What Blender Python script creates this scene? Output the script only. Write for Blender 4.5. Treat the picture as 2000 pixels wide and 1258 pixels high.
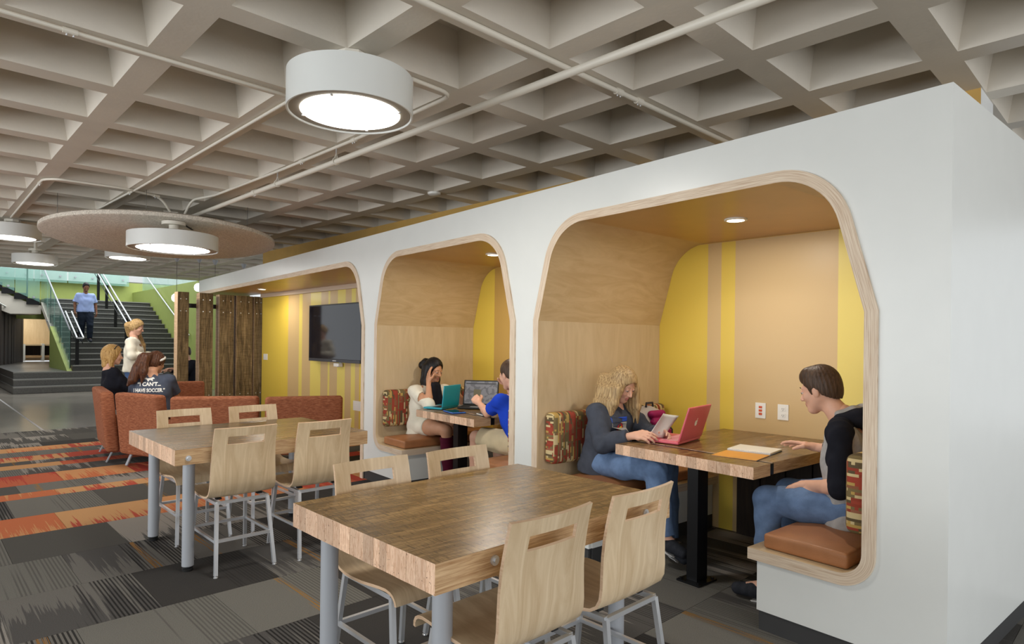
import bpy, bmesh, math, random
import numpy as np
from mathutils import Vector, Matrix
from mathutils.bvhtree import BVHTree
from mathutils.geometry import tessellate_polygon
random.seed(7)
S = bpy.context.scene
for o in list(bpy.data.objects): bpy.data.objects.remove(o)
COL = S.collection
PI = math.pi
# ------------------------------------------------------------------ camera
YAW, ROLL, CZ = 0.690, -0.0115, 1.37
fw = Vector((math.sin(YAW), math.cos(YAW), 0)); rt = Vector((math.cos(YAW), -math.sin(YAW), 0)); dn = Vector((0, 0, -1))
r3 = rt*math.cos(ROLL) + dn*math.sin(ROLL); d3 = dn*math.cos(ROLL) - rt*math.sin(ROLL)
cam = bpy.data.objects.new('camera', bpy.data.cameras.new('camera')); COL.objects.link(cam)
cam.matrix_world = Matrix(((r3.x, -d3.x, -fw.x, 0), (r3.y, -d3.y, -fw.y, 0), (r3.z, -d3.z, -fw.z, CZ), (0, 0, 0, 1)))
cam.data.sensor_width = 36; cam.data.lens = 36*1233.6/2000
cam.data.shift_y = (667.8-629)/2000; cam.data.clip_start = .05; cam.data.clip_end = 200
S.camera = cam
# ------------------------------------------------------------------ light and exposure
S.view_settings.view_transform = 'Standard'; S.view_settings.look = 'None'
S.view_settings.gamma = 1; S.view_settings.use_curve_mapping = False
S.view_settings.exposure = 0.0
wd = bpy.data.worlds.new('sky'); S.world = wd; wd.use_nodes = True
bg = wd.node_tree.nodes['Background']; bg.inputs[0].default_value = (0.93, 0.97, 1.0, 1); bg.inputs[1].default_value = 0.95
def area(name, loc, target, sx, sy, power, col=(1, 1, 1), shape='RECTANGLE', spread=None):
    l = bpy.data.lights.new(name, 'AREA'); l.shape = shape; l.size = sx; l.size_y = sy; l.energy = power; l.color = col
    if spread: l.spread = spread
    o = bpy.data.objects.new(name, l); COL.objects.link(o); o.location = loc
    o.rotation_euler = (Vector(target)-Vector(loc)).to_track_quat('-Z', 'Y').to_euler()
    return o
# daylight entering through the window side of the room, left of and behind the camera
area('window_daylight_left', (-4.6, 4.5, 1.6), (3, 5, 1.0), 9, 2.2, 260, (0.93, 0.97, 1.0))
area('window_daylight_behind', (1.5, -4.2, 1.6), (2.6, 4, 1.1), 8, 2.2, 170, (0.95, 0.97, 1.0))
area('atrium_fill', (4.0, 22.5, 7.5), (4.0, 22.5, 0), 7, 6, 800, (0.95, 0.98, 1.0))  # added fill lamp to brighten the stair hall; no skylight is modelled
# ------------------------------------------------------------------ frames
TB = -0.076
AX = Vector((math.sin(TB), math.cos(TB), 0)); BX = Vector((math.cos(TB), -math.sin(TB), 0))
RZ = -TB
def W(w, u, z=0.0): return BX*w + AX*u + Vector((0, 0, z))     # building grid: w across, u away
BM = Matrix.Rotation(RZ, 4, 'Z')
def lin(h):
    if isinstance(h, str):
        h = h.lstrip('#'); c = [int(h[i:i+2], 16)/255 for i in (0, 2, 4)]
    else: c = [x/255 for x in h]
    return tuple([(x/12.92 if x <= .04045 else ((x+.055)/1.055)**2.4) for x in c] + [1])
# ------------------------------------------------------------------ materials
class NT:
    def __init__(s, name, rough=.5, metal=0, spec=.5):
        s.m = bpy.data.materials.new(name); s.m.use_nodes = True; s.t = s.m.node_tree; s.n = s.t.nodes; s.b = s.n['Principled BSDF']
        s.b.inputs['Roughness'].default_value = rough; s.b.inputs['Metallic'].default_value = metal
        s.b.inputs['Specular IOR Level'].default_value = spec
    def add(s, ty, **k):
        n = s.n.new(ty)
        for a, v in k.items():
            if a.startswith('i_'): n.inputs[a[2:].replace('_', ' ')].default_value = v
            else: setattr(n, a, v)
        return n
    def l(s, a, b): s.t.links.new(a, b)
    def base(s, sock): s.l(sock, s.b.inputs['Base Color'])
    def coord(s, kind='Object', scale=(1, 1, 1), rot=(0, 0, 0)):
        if kind == 'World': c = s.add('ShaderNodeNewGeometry').outputs['Position']
        else: c = s.add('ShaderNodeTexCoord').outputs[kind]
        mp = s.add('ShaderNodeMapping'); mp.inputs['Scale'].default_value = scale; mp.inputs['Rotation'].default_value = rot
        s.l(c, mp.inputs[0]); return mp.outputs[0]
    def noise(s, v, scale=5, det=3, rough=.5, dist=0):
        n = s.add('ShaderNodeTexNoise'); n.inputs['Scale'].default_value = scale; n.inputs['Detail'].default_value = det
        n.inputs['Roughness'].default_value = rough; n.inputs['Distortion'].default_value = dist
        s.l(v, n.inputs['Vector']); return n.outputs['Fac']
    def ramp(s, f, stops, interp='LINEAR'):
        r = s.add('ShaderNodeValToRGB'); e = r.color_ramp; e.interpolation = interp; e = e.elements
        e.remove(e[1]); e[0].position = stops[0][0]; e[0].color = tuple(stops[0][1])[:3]+(1,)
        for p, c in stops[1:]:
            q = e.new(p); q.color = tuple(c)[:3]+(1,)
        s.l(f, r.inputs[0]); return r.outputs[0]
    def mix(s, f, a, b, mode='MIX'):
        m = s.add('ShaderNodeMix', data_type='RGBA', blend_type=mode)
        for sock, v in ((m.inputs[0], f), (m.inputs[6], a), (m.inputs[7], b)):
            if hasattr(v, 'is_linked') or hasattr(v, 'links'): s.l(v, sock)
            else: sock.default_value = v
        return m.outputs[2]
    def math(s, op, a, b=None, c=None, clamp=False):
        m = s.add('ShaderNodeMath', operation=op, use_clamp=clamp)
        for sock, v in zip(m.inputs, (a, b, c)):
            if v is None: continue
            if hasattr(v, 'links'): s.l(v, sock)
            else: sock.default_value = v
        return m.outputs[0]
    def bump(s, f, strength=.2, dist=.01):
        b = s.add('ShaderNodeBump'); b.inputs['Strength'].default_value = strength; b.inputs['Distance'].default_value = dist
        s.l(f, b.inputs['Height']); s.l(b.outputs[0], s.b.inputs['Normal'])
    def sep(s, v):
        x = s.add('ShaderNodeSeparateXYZ'); s.l(v, x.inputs[0]); return x.outputs
    def rnd(s): return s.add('ShaderNodeObjectInfo').outputs['Random']
def plain(name, col, rough=.5, metal=0, spec=.5, var=.06, sc=6, bump=0, bsc=80):
    m = NT(name, rough, metal, spec); c = lin(col); v = m.coord('World')
    n = m.noise(v, sc, 3)
    d = tuple(x*(1-var*1.5) for x in c[:3])+(1,); e = tuple(min(1, x*(1+var)) for x in c[:3])+(1,)
    m.base(m.ramp(n, [(.3, d), (.7, e)]))
    if bump: m.bump(m.noise(m.coord('World'), bsc, 2), bump, .003)
    return m.m
def glow(name, col, strength):
    m = NT(name); m.b.inputs['Emission Color'].default_value = lin(col); m.b.inputs['Emission Strength'].default_value = strength
    m.b.inputs['Base Color'].default_value = lin(col); return m.m
def glass(name, col, a=.25, rough=.05):
    m = NT(name, rough); m.b.inputs['Base Color'].default_value = lin(col); m.b.inputs['Alpha'].default_value = a; return m.m
def wood(name, c1, c2, axis=(1, 12, 12), rough=.45, sc=3, dist=1.5, kind='World', rot=(0, 0, 0), ov=.12, bump=.03, spec=.4):
    m = NT(name, rough, 0, spec); v = m.coord(kind, axis, rot)
    n = m.noise(v, sc, 5, .6, dist); c = m.ramp(n, [(.3, lin(c1)), (.7, lin(c2))])
    r = m.math('MULTIPLY_ADD', m.rnd(), ov*2, 1-ov)
    h = m.add('ShaderNodeHueSaturation'); m.l(c, h.inputs['Color']); m.l(r, h.inputs['Value'])
    m.base(h.outputs[0]); m.bump(n, bump, .002); return m.m
RB = (0, 0, -RZ)
M = {}
M['white'] = plain('white_lacquer', (224, 226, 222), .3, 0, .5, .01)
M['whitewall'] = plain('white_paint', (225, 226, 224), .6, 0, .3, .02)
M['plastic'] = plain('white_plastic', (238, 236, 228), .35, 0, .5, .01)
M['concrete_paint'] = plain('painted_concrete', (216, 208, 194), .5, 0, .4, .04, 3, .25, 45)
M['pipe'] = plain('painted_pipe', (224, 218, 204), .4, 0, .5, .02)
M['black'] = plain('black_steel', (20, 20, 22), .35, .4, .5, .1)
M['base'] = plain('rubber_base', (62, 62, 62), .6, 0, .3, .05)
M['chrome'] = plain('chrome_tube', (216, 218, 221), .32, .65, .5, .01)
M['alu'] = plain('satin_aluminium', (168, 171, 176), .42, .1, .5, .01)
M['rubber'] = plain('black_rubber', (22, 22, 22), .6)
M['birch'] = wood('birch_veneer', (196, 167, 124), (212, 186, 144), (1.2, 1.2, 6), .4, 1.6, 2.5, 'World', (0, .35, 0), .03, .015)
M['birchv'] = wood('birch_veneer_upright', (200, 176, 138), (214, 192, 156), (4, 4, .8), .4, 1.6, 2.0, 'World', (0, 0, 0), .03, .015)
M['chairwood'] = wood('maple_shell', (194, 167, 130), (228, 206, 172), (7, 1.0, 1.0), .33, 1.8, 2.2, 'Object', (0, 0, 0), .05, .01)
M['chairedge'] = wood('maple_shell_edge', (192, 158, 126), (218, 188, 156), (2, 2, 40), .5, 4, .5, 'Object')
def top_mat():
    m = NT('reclaimed_block', .27, 0, .5); v = m.coord('Object', (4, 26, 26)); n = m.noise(v, 1.6, 6, .65, .8)
    c = m.ramp(n, [(.30, lin((64, 48, 30))), (.48, lin((114, 88, 56))), (.68, lin((164, 134, 90)))])
    n2 = m.noise(m.coord('Object', (40, 4, 4)), 3, 5, .7, 1.0)
    s = m.ramp(n2, [(.38, (.05, .04, .03, 1)), (.50, (1, 1, 1, 1))])
    kn = m.noise(m.coord('Object', (3, 9, 9)), 3.2, 2); c = m.mix(1.0, c, m.ramp(kn, [(.26, (.22, .17, .12, 1)), (.31, (1, 1, 1, 1))]), 'MULTIPLY')
    c = m.mix(.8, c, s, 'MULTIPLY')
    n3 = m.noise(m.coord('Object', (1, 1, 1)), 4, 3)
    c = m.mix(m.math('MULTIPLY', n3, .5), c, lin((150, 116, 62)))
    h = m.add('ShaderNodeHueSaturation'); m.l(c, h.inputs['Color']); m.l(m.math('MULTIPLY_ADD', m.rnd(), .4, .8), h.inputs['Value'])
    m.base(h.outputs[0]); m.bump(n2, .12, .002); return m.m
M['top'] = top_mat()
def end_mat():
    m = NT('end_grain', .5, 0, .3); v = m.coord('Object', (30, 30, 5)); n = m.noise(v, 2.5, 5, .7, 2.5)
    c = m.ramp(n, [(.35, lin((196, 152, 120))), (.6, lin((234, 200, 170)))])
    n2 = m.noise(m.coord('Object', (60, 60, 60)), 2, 2); d = m.ramp(n2, [(.27, lin((96, 56, 34))), (.32, (1, 1, 1, 1))])
    c = m.mix(1.0, c, d, 'MULTIPLY')
    h = m.add('ShaderNodeHueSaturation'); m.l(c, h.inputs['Color']); m.l(m.math('MULTIPLY_ADD', m.rnd(), .5, .72), h.inputs['Value'])
    m.base(h.outputs[0]); return m.m
M['end'] = end_mat()
M['side'] = wood('long_grain_edge', (150, 110, 70), (212, 180, 138), (3, 3, 60), .5, 2, 1.2, 'Object', (0, 0, 0), .15)
def ply_mat():
    m = NT('plywood_edge', .5, 0, .3); uv = m.add('ShaderNodeUVMap').outputs[0]
    mp = m.add('ShaderNodeMapping'); mp.inputs['Scale'].default_value = (3, 13, 1); m.l(uv, mp.inputs[0])
    n = m.noise(mp.outputs[0], 1.0, 3, .6, .15)
    c = m.ramp(n, [(.36, lin((196, 170, 144))), (.5, lin((216, 196, 172))), (.66, lin((228, 212, 190)))])
    m.base(c); return m.m
M['ply'] = ply_mat()
M['plyedge'] = wood('plywood_edge_plain', (176, 140, 106), (222, 192, 156), (2, 2, 70), .5, 2, .3)
def plank_mat():
    m = NT('rough_sawn_timber', .8, 0, .2); v = m.coord('World', (14, 14, 1.2)); n = m.noise(v, 2, 6, .7, 1)
    c = m.ramp(n, [(.3, lin((70, 58, 42))), (.5, lin((116, 98, 70))), (.72, lin((162, 138, 102)))])
    n2 = m.noise(m.coord('World', (3, 3, 60)), 2, 4, .6, .6); d = m.ramp(n2, [(.35, (.35, .3, .25, 1)), (.5, (1, 1, 1, 1))])
    m.base(m.mix(.55, c, d, 'MULTIPLY')); m.bump(n, .5, .004); return m.m
M['plank'] = plank_mat()
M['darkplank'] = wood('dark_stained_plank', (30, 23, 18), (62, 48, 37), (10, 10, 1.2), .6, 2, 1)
M['steel'] = plain('steel_channel', (120, 118, 122), .35, .8)
M['dlens'] = glow('light_lens', (255, 252, 244), 6.0)
M['smalllens'] = glow('downlight_lens', (255, 246, 226), 9.0)
M['globe'] = glow('pendant_globe', (255, 252, 246), 1.6)
def felt_mat():
    m = NT('wood_wool_felt', .95, 0, .1); n = m.noise(m.coord('World'), 60, 4, .8, 1.2)
    m.base(m.ramp(n, [(.35, lin((176, 166, 152))), (.62, lin((236, 228, 214)))])); m.bump(n, .45, .006); return m.m
M['felt'] = felt_mat()
M['leather'] = plain('tan_leather', (166, 112, 72), .45, 0, .4, .08, 9, .25, 160)
def patt_mat(name, ax):
    m = NT(name, .85, 0, .15); x, y, z = m.sep(m.coord('Object'))
    p, q = (x, z) if ax == 'x' else (z, y)
    ps = m.math('SNAP', p, .013); qs = m.math('SNAP', q, .013 if ax == 'x' else .016)
    # broad bands, jogged cell by cell like a woven step pattern
    wn = m.add('ShaderNodeTexWhiteNoise', noise_dimensions='2D'); cb = m.add('ShaderNodeCombineXYZ'); m.l(ps, cb.inputs[0]); m.l(qs, cb.inputs[1]); m.l(cb.outputs[0], wn.inputs['Vector'])
    j = m.math('MULTIPLY', m.math('SUBTRACT', wn.outputs['Value'], .5), .030)
    pj = m.math('SNAP', m.math('ADD', ps, m.math('MULTIPLY', m.math('GREATER_THAN', wn.outputs['Value'], .90), .026)), .013)
    cb2 = m.add('ShaderNodeCombineXYZ'); m.l(m.math('MULTIPLY', pj, 31), cb2.inputs[0]); m.l(m.math('MULTIPLY', qs, .6), cb2.inputs[1])
    n = m.add('ShaderNodeTexNoise'); n.inputs['Scale'].default_value = 1.0; n.inputs['Detail'].default_value = 2; n.inputs['Roughness'].default_value = .7; m.l(cb2.outputs[0], n.inputs[0])
    c = m.ramp(n.outputs['Fac'], [(0, lin((72, 62, 50))), (.36, lin((116, 104, 70))), (.41, lin((146, 66, 50))), (.445, lin((204, 184, 138))), (.465, lin((122, 106, 72))), (.50, lin((184, 152, 86))), (.515, lin((140, 92, 66))), (.545, lin((158, 70, 54))), (.575, lin((96, 82, 60))), (.61, lin((210, 190, 148))), (.63, lin((150, 98, 74))), (.69, lin((126, 50, 42)))], 'CONSTANT')
    m.base(c); m.bump(m.noise(m.coord('Object'), 300, 1), .3, .002); return m.m
M['pattern2'] = patt_mat('woven_pattern_end', 'z')
M['pattern'] = patt_mat('woven_pattern', 'x')
def sofa_mat():
    m = NT('rust_upholstery', .9, 0, .15); v = m.coord('World', (1, 1, 7)); n = m.noise(v, 22, 4, .7, .4)
    m.base(m.ramp(n, [(.32, lin((118, 70, 50))), (.52, lin((156, 96, 68))), (.7, lin((182, 124, 92)))])); m.bump(n, .15, .003); return m.m
M['sofa'] = sofa_mat()
M['green'] = plain('green_paint', (156, 168, 92), .5, 0, .3, .03)
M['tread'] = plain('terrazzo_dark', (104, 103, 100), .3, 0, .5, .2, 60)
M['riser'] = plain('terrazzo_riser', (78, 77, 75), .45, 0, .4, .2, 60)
M['nosing'] = plain('stair_nosing', (150, 149, 144), .4, 0, .4, .1, 60)
M['glasspanel'] = glass('green_glass', (150, 200, 186), .28)
M['darkglass'] = NT('tv_glass', .06, 0, .7).m; M['darkglass'].node_tree.nodes['Principled BSDF'].inputs['Base Color'].default_value = (.008, .009, .016, 1)
M['cable'] = plain('wire', (120, 118, 112), .5, .5)
M['concfloor'] = None
def conc():
    m = NT('polished_concrete', .2, 0, .5); n = m.noise(m.coord('World'), 1.3, 6, .65, .6)
    m.base(m.ramp(n, [(.3, lin((112, 106, 98))), (.7, lin((148, 140, 129)))])); return m.m
M['concfloor'] = conc()
# yellow wall with its painted stripes (flat paint, building-grid position decides the stripe)
def yellow_wall():
    m = NT('striped_yellow_paint', .38, 0, .4); v = m.coord('World', (1, 1, 1), (0, 0, -RZ)); x, y, z = m.sep(v)
    Y = lin((226, 196, 80)); T = lin((208, 178, 126)); L = lin((230, 210, 108)); O = lin((196, 158, 84))
    # stripe starts along the wall, read off the photograph
    us = [(-2, L), (1.455, T), (2.17, Y), (2.317, T), (2.387, Y), (4.3, O), (4.79, Y), (7.5, T), (7.6, L), (7.70, T), (7.89, L), (8.10, T), (8.30, L), (8.37, T), (8.60, L), (8.91, T), (9.19, L), (9.27, T), (9.66, Y)]
    f = m.math('DIVIDE', m.math('ADD', y, 2), 14, clamp=True)
    stops = [((p+2)/14, c) for p, c in us]
    c = m.ramp(f, stops, 'CONSTANT'); m.base(c); return m.m
M['yellow'] = yellow_wall()
M['ochre'] = plain('ochre_ceiling_ply', (200, 160, 98), .3, 0, .45, .05, 3)
M['denim'] = plain('blue_denim', (84, 108, 148), .9, 0, .1, .10, 30, .5, 500)
M['denim2'] = plain('washed_denim', (108, 132, 168), .9, 0, .1, .12, 22, .5, 500)
M['shirtgray'] = plain('charcoal_fleece', (72, 76, 86), .95, 0, .1, .1, 20, .3, 400)
M['shirtblack'] = plain('black_jersey', (34, 35, 42), .95, 0, .1, .1, 20)
M['ltgray'] = plain('heather_grey_jersey', (170, 168, 166), .95, 0, .1, .08, 40)
M['cream'] = plain('cream_cotton', (232, 226, 208), .9, 0, .1, .05, 10, .3, 200)
M['blue'] = plain('royal_blue_jersey', (36, 72, 196), .9, 0, .1, .08, 12)
M['khaki'] = plain('khaki_cotton', (206, 190, 156), .9, 0, .1, .06, 10)
M['maroon'] = plain('maroon_suede', (88, 18, 44), .8, 0, .2, .12, 12)
M['paleblue'] = plain('pale_blue_cotton', (160, 178, 226), .9, 0, .1, .04, 10)
M['navy'] = plain('dark_trousers', (34, 40, 52), .9, 0, .1, .1, 10)
M['slate'] = plain('slate_jersey', (78, 84, 98), .95, 0, .1, .08, 20)
M['skin1'] = plain('fair_skin', (224, 174, 148), .5, 0, .35, .04, 14)
M['skin2'] = plain('tan_skin', (202, 150, 118), .5, 0, .35, .04, 14)
M['skin3'] = plain('brown_skin', (128, 84, 60), .5, 0, .35, .04, 14)
M['lip'] = plain('lip_skin', (196, 126, 114), .5)
def hairm(name, a, b, sc=(150, 150, 7)):
    m = NT(name, .5, 0, .3); n = m.noise(m.coord('Object', sc), 1, 3, .55, .3)
    m.base(m.ramp(n, [(.3, lin(a)), (.7, lin(b))])); m.bump(n, .18, .003); return m.m
M['hairblond'] = hairm('blond_hair', (120, 88, 52), (214, 180, 122)); M['hairbrown'] = hairm('brown_hair', (52, 38, 28), (92, 70, 54))
M['hairblack'] = hairm('black_hair', (10, 9, 10), (28, 25, 26)); M['hairauburn'] = hairm('auburn_hair', (48, 28, 20), (110, 70, 48))
M['hairgold'] = hairm('golden_hair', (150, 108, 56), (226, 186, 120))
M['eyew'] = plain('eye_white', (230, 228, 224), .2); M['eyed'] = plain('eye_dark', (34, 24, 20), .2)
M['shoe'] = plain('dark_canvas', (44, 46, 52), .8, 0, .2, .2, 40); M['sole'] = plain('shoe_sole', (196, 194, 190), .6)
# ------------------------------------------------------------------ mesh builder
class MB:
    def __init__(s, frame=None): s.v = []; s.f = []; s.mi = []; s.sm = []; s.uv = {}; s.F = frame
    def _t(s, p):
        p = Vector(p); return (s.F @ p) if s.F is not None else p
    def vt(s, p): s.v.append(s._t(p)); return len(s.v)-1
    def face(s, ids, mi=0, sm=False): s.f.append(list(ids)); s.mi.append(mi); s.sm.append(sm)
    def box(s, lo, hi, mi=0, mis=None):
        x0, y0, z0 = lo; x1, y1, z1 = hi
        a = [s.vt(p) for p in ((x0, y0, z0), (x1, y0, z0), (x1, y1, z0), (x0, y1, z0), (x0, y0, z1), (x1, y0, z1), (x1, y1, z1), (x0, y1, z1))]
        # order: bottom, top, -y, +x, +y, -x
        fs = [(3, 2, 1, 0), (4, 5, 6, 7), (0, 1, 5, 4), (1, 2, 6, 5), (2, 3, 7, 6), (3, 0, 4, 7)]
        for k, q in enumerate(fs): s.face([a[i] for i in q], mis[k] if mis else mi)
        return s
    def cbox(s, c, d, mi=0, mis=None):
        return s.box([c[i]-d[i]/2 for i in range(3)], [c[i]+d[i]/2 for i in range(3)], mi, mis)
    def bar(s, a, b, w, h, mi=0, up=(0, 0, 1)):
        a = Vector(a); b = Vector(b); d = (b-a).normalized(); u = Vector(up)
        if abs(d.dot(u)) > .98: u = Vector((1, 0, 0))
        r = d.cross(u).normalized(); u = r.cross(d).normalized(); ids = []
        for p in (a, b):
            for i, j in ((-1, -1), (1, -1), (1, 1), (-1, 1)): ids.append(s.vt(p + r*(i*w/2) + u*(j*h/2)))
        for q in ((3, 2, 1, 0), (4, 5, 6, 7), (0, 1, 5, 4), (1, 2, 6, 5), (2, 3, 7, 6), (3, 0, 4, 7)): s.face([ids[i] for i in q], mi)
        return s
    def tube(s, pts, r, n=10, mi=0, cap=True, radii=None):
        pts = [Vector(p) for p in pts]; rings = []; pu = None
        for i, p in enumerate(pts):
            d = (pts[min(i+1, len(pts)-1)] - pts[max(i-1, 0)]).normalized()
            if pu is None:
                u = Vector((0, 0, 1)) if abs(d.z) < .9 else Vector((1, 0, 0))
            else: u = pu
            q = d.cross(u).normalized(); u = q.cross(d).normalized(); pu = u
            rr = radii[i] if radii else r
            rings.append([s.vt(p + q*(rr*math.cos(2*PI*k/n)) + u*(rr*math.sin(2*PI*k/n))) for k in range(n)])
        for a, b in zip(rings, rings[1:]):
            for k in range(n): s.face((a[k], a[(k+1) % n], b[(k+1) % n], b[k]), mi, True)
        if cap: s.face(rings[0][::-1], mi); s.face(rings[-1], mi)
        return s
    def lathe(s, prof, c=(0, 0, 0), n=32, mi=0, mis=None, smooth=True):
        rings = []
        for r, z in prof:
            if r < 1e-6: rings.append([s.vt((c[0], c[1], c[2]+z))])
            else: rings.append([s.vt((c[0]+r*math.cos(2*PI*k/n), c[1]+r*math.sin(2*PI*k/n), c[2]+z)) for k in range(n)])
        for q, (a, b) in enumerate(zip(rings, rings[1:])):
            m_ = mis[q] if mis else mi
            for k in range(n):
                k2 = (k+1) % n
                if len(a) == 1 and len(b) == 1: continue
                if len(a) == 1: s.face((a[0], b[k2], b[k]), m_, smooth)
                elif len(b) == 1: s.face((a[k], a[k2], b[0]), m_, smooth)
                else: s.face((a[k], a[k2], b[k2], b[k]), m_, smooth)
        return s
    def prism(s, outer, holes, fn, t0, t1, mi=0, ms=None):
        # outer/holes: 2D loops; fn(a,b,t)->3D ; extruded from t0 to t1
        loops = [outer]+list(holes); flat = [p for lp in loops for p in lp]
        tri = tessellate_polygon([[Vector((p[0], p[1], 0)) for p in lp] for lp in loops])
        A = [s.vt(fn(p[0], p[1], t0)) for p in flat]; B = [s.vt(fn(p[0], p[1], t1)) for p in flat]
        for t in tri: s.face([A[i] for i in t], mi); s.face([B[i] for i in t][::-1], mi)
        k = 0
        for lp in loops:
            n = len(lp)
            for i in range(n): s.face((A[k+i], A[k+(i+1) % n], B[k+(i+1) % n], B[k+i]), mi if ms is None else ms)
            k += n
        return s
    def rbox(s, c, d, r, mi=0, n=4, dome=0, rot=None):
        # rounded box with an optional domed top
        h = [x/2 for x in d]; r = min(r, min(h)*.999)
        def ax(hh):
            a = [-hh + r*(1-math.cos(PI/2*i/n)) for i in range(n)]; m_ = 5
            b = [(-hh+r) + (2*hh-2*r)*i/m_ for i in range(m_+1)]
            return a + b + [-x for x in a[::-1]]
        X, Y, Z = ax(h[0]), ax(h[1]), ax(h[2]); idx = {}
        c = Vector(c)
        def g(i, j, k):
            key = (i, j, k)
            if key in idx: return idx[key]
            q = Vector((X[i], Y[j], Z[k])); inn = Vector([max(-(h[m]-r), min(h[m]-r, q[m])) for m in range(3)])
            e = q-inn; p = inn + (e.normalized()*r if e.length > 1e-9 else e)
            if dome: p.z += dome*max(0, p.z/h[2]+.2)*(1-(p.x/h[0])**2)*(1-(p.y/h[1])**2)
            if rot is not None: p = rot @ p
            idx[key] = s.vt(c+p); return idx[key]
        nx, ny, nz = len(X)-1, len(Y)-1, len(Z)-1
        for i in range(nx):
            for j in range(ny):
                s.face((g(i, j, 0), g(i, j+1, 0), g(i+1, j+1, 0), g(i+1, j, 0)), mi, True); s.face((g(i, j, nz), g(i+1, j, nz), g(i+1, j+1, nz), g(i, j+1, nz)), mi, True)
        for i in range(nx):
            for k in range(nz):
                s.face((g(i, 0, k), g(i+1, 0, k), g(i+1, 0, k+1), g(i, 0, k+1)), mi, True); s.face((g(i, ny, k), g(i, ny, k+1), g(i+1, ny, k+1), g(i+1, ny, k)), mi, True)
        for j in range(ny):
            for k in range(nz):
                s.face((g(0, j, k), g(0, j, k+1), g(0, j+1, k+1), g(0, j+1, k)), mi, True); s.face((g(nx, j, k), g(nx, j+1, k), g(nx, j+1, k+1), g(nx, j, k+1)), mi, True)
        return s
    def build(s, name, mats, parent=None, recalc=True):
        off = Vector(parent['_wl']) if parent is not None and '_wl' in parent else Vector((0, 0, 0))
        me = bpy.data.meshes.new(name); me.from_pydata([tuple(v-off) for v in s.v], [], s.f)
        if not isinstance(mats, (list, tuple)): mats = [mats]
        for m in mats: me.materials.append(m)
        me.polygons.foreach_set('material_index', s.mi); me.polygons.foreach_set('use_smooth', s.sm)
        if s.uv:
            ul = me.uv_layers.new(name='UVMap')
            for lo in me.loops: ul.data[lo.index].uv = s.uv.get(lo.vertex_index, (0, 0))
        if recalc:
            b = bmesh.new(); b.from_mesh(me); bmesh.ops.recalc_face_normals(b, faces=b.faces)
            for e_ in b.edges:
                if len(e_.link_faces) == 2 and e_.calc_face_angle(0) > .75: e_.smooth = False
            b.to_mesh(me); b.free()
        me.update()
        o = bpy.data.objects.new(name, me); COL.objects.link(o)
        if parent is not None:
            o.parent = parent
            if '_wl' in parent: o['_wl'] = parent['_wl']
        return o
def tag(o, label, cat, group=None, kind=None):
    if label: o['label'] = label
    if cat: o['category'] = cat
    if group: o['group'] = group
    if kind: o['kind'] = kind
    return o
def thing(name, label, cat, loc=(0, 0, 0), group=None):
    o = bpy.data.objects.new(name, None); COL.objects.link(o); o.location = loc; o['_wl'] = list(loc); o.empty_display_size = .1
    return tag(o, label, cat, group)
def struct(o): o['kind'] = 'structure'; return o
def copy_tree(o, parent=None):
    c = o.copy(); COL.objects.link(c); c.parent = parent
    for ch in o.children: copy_tree(ch, c)
    return c
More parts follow.
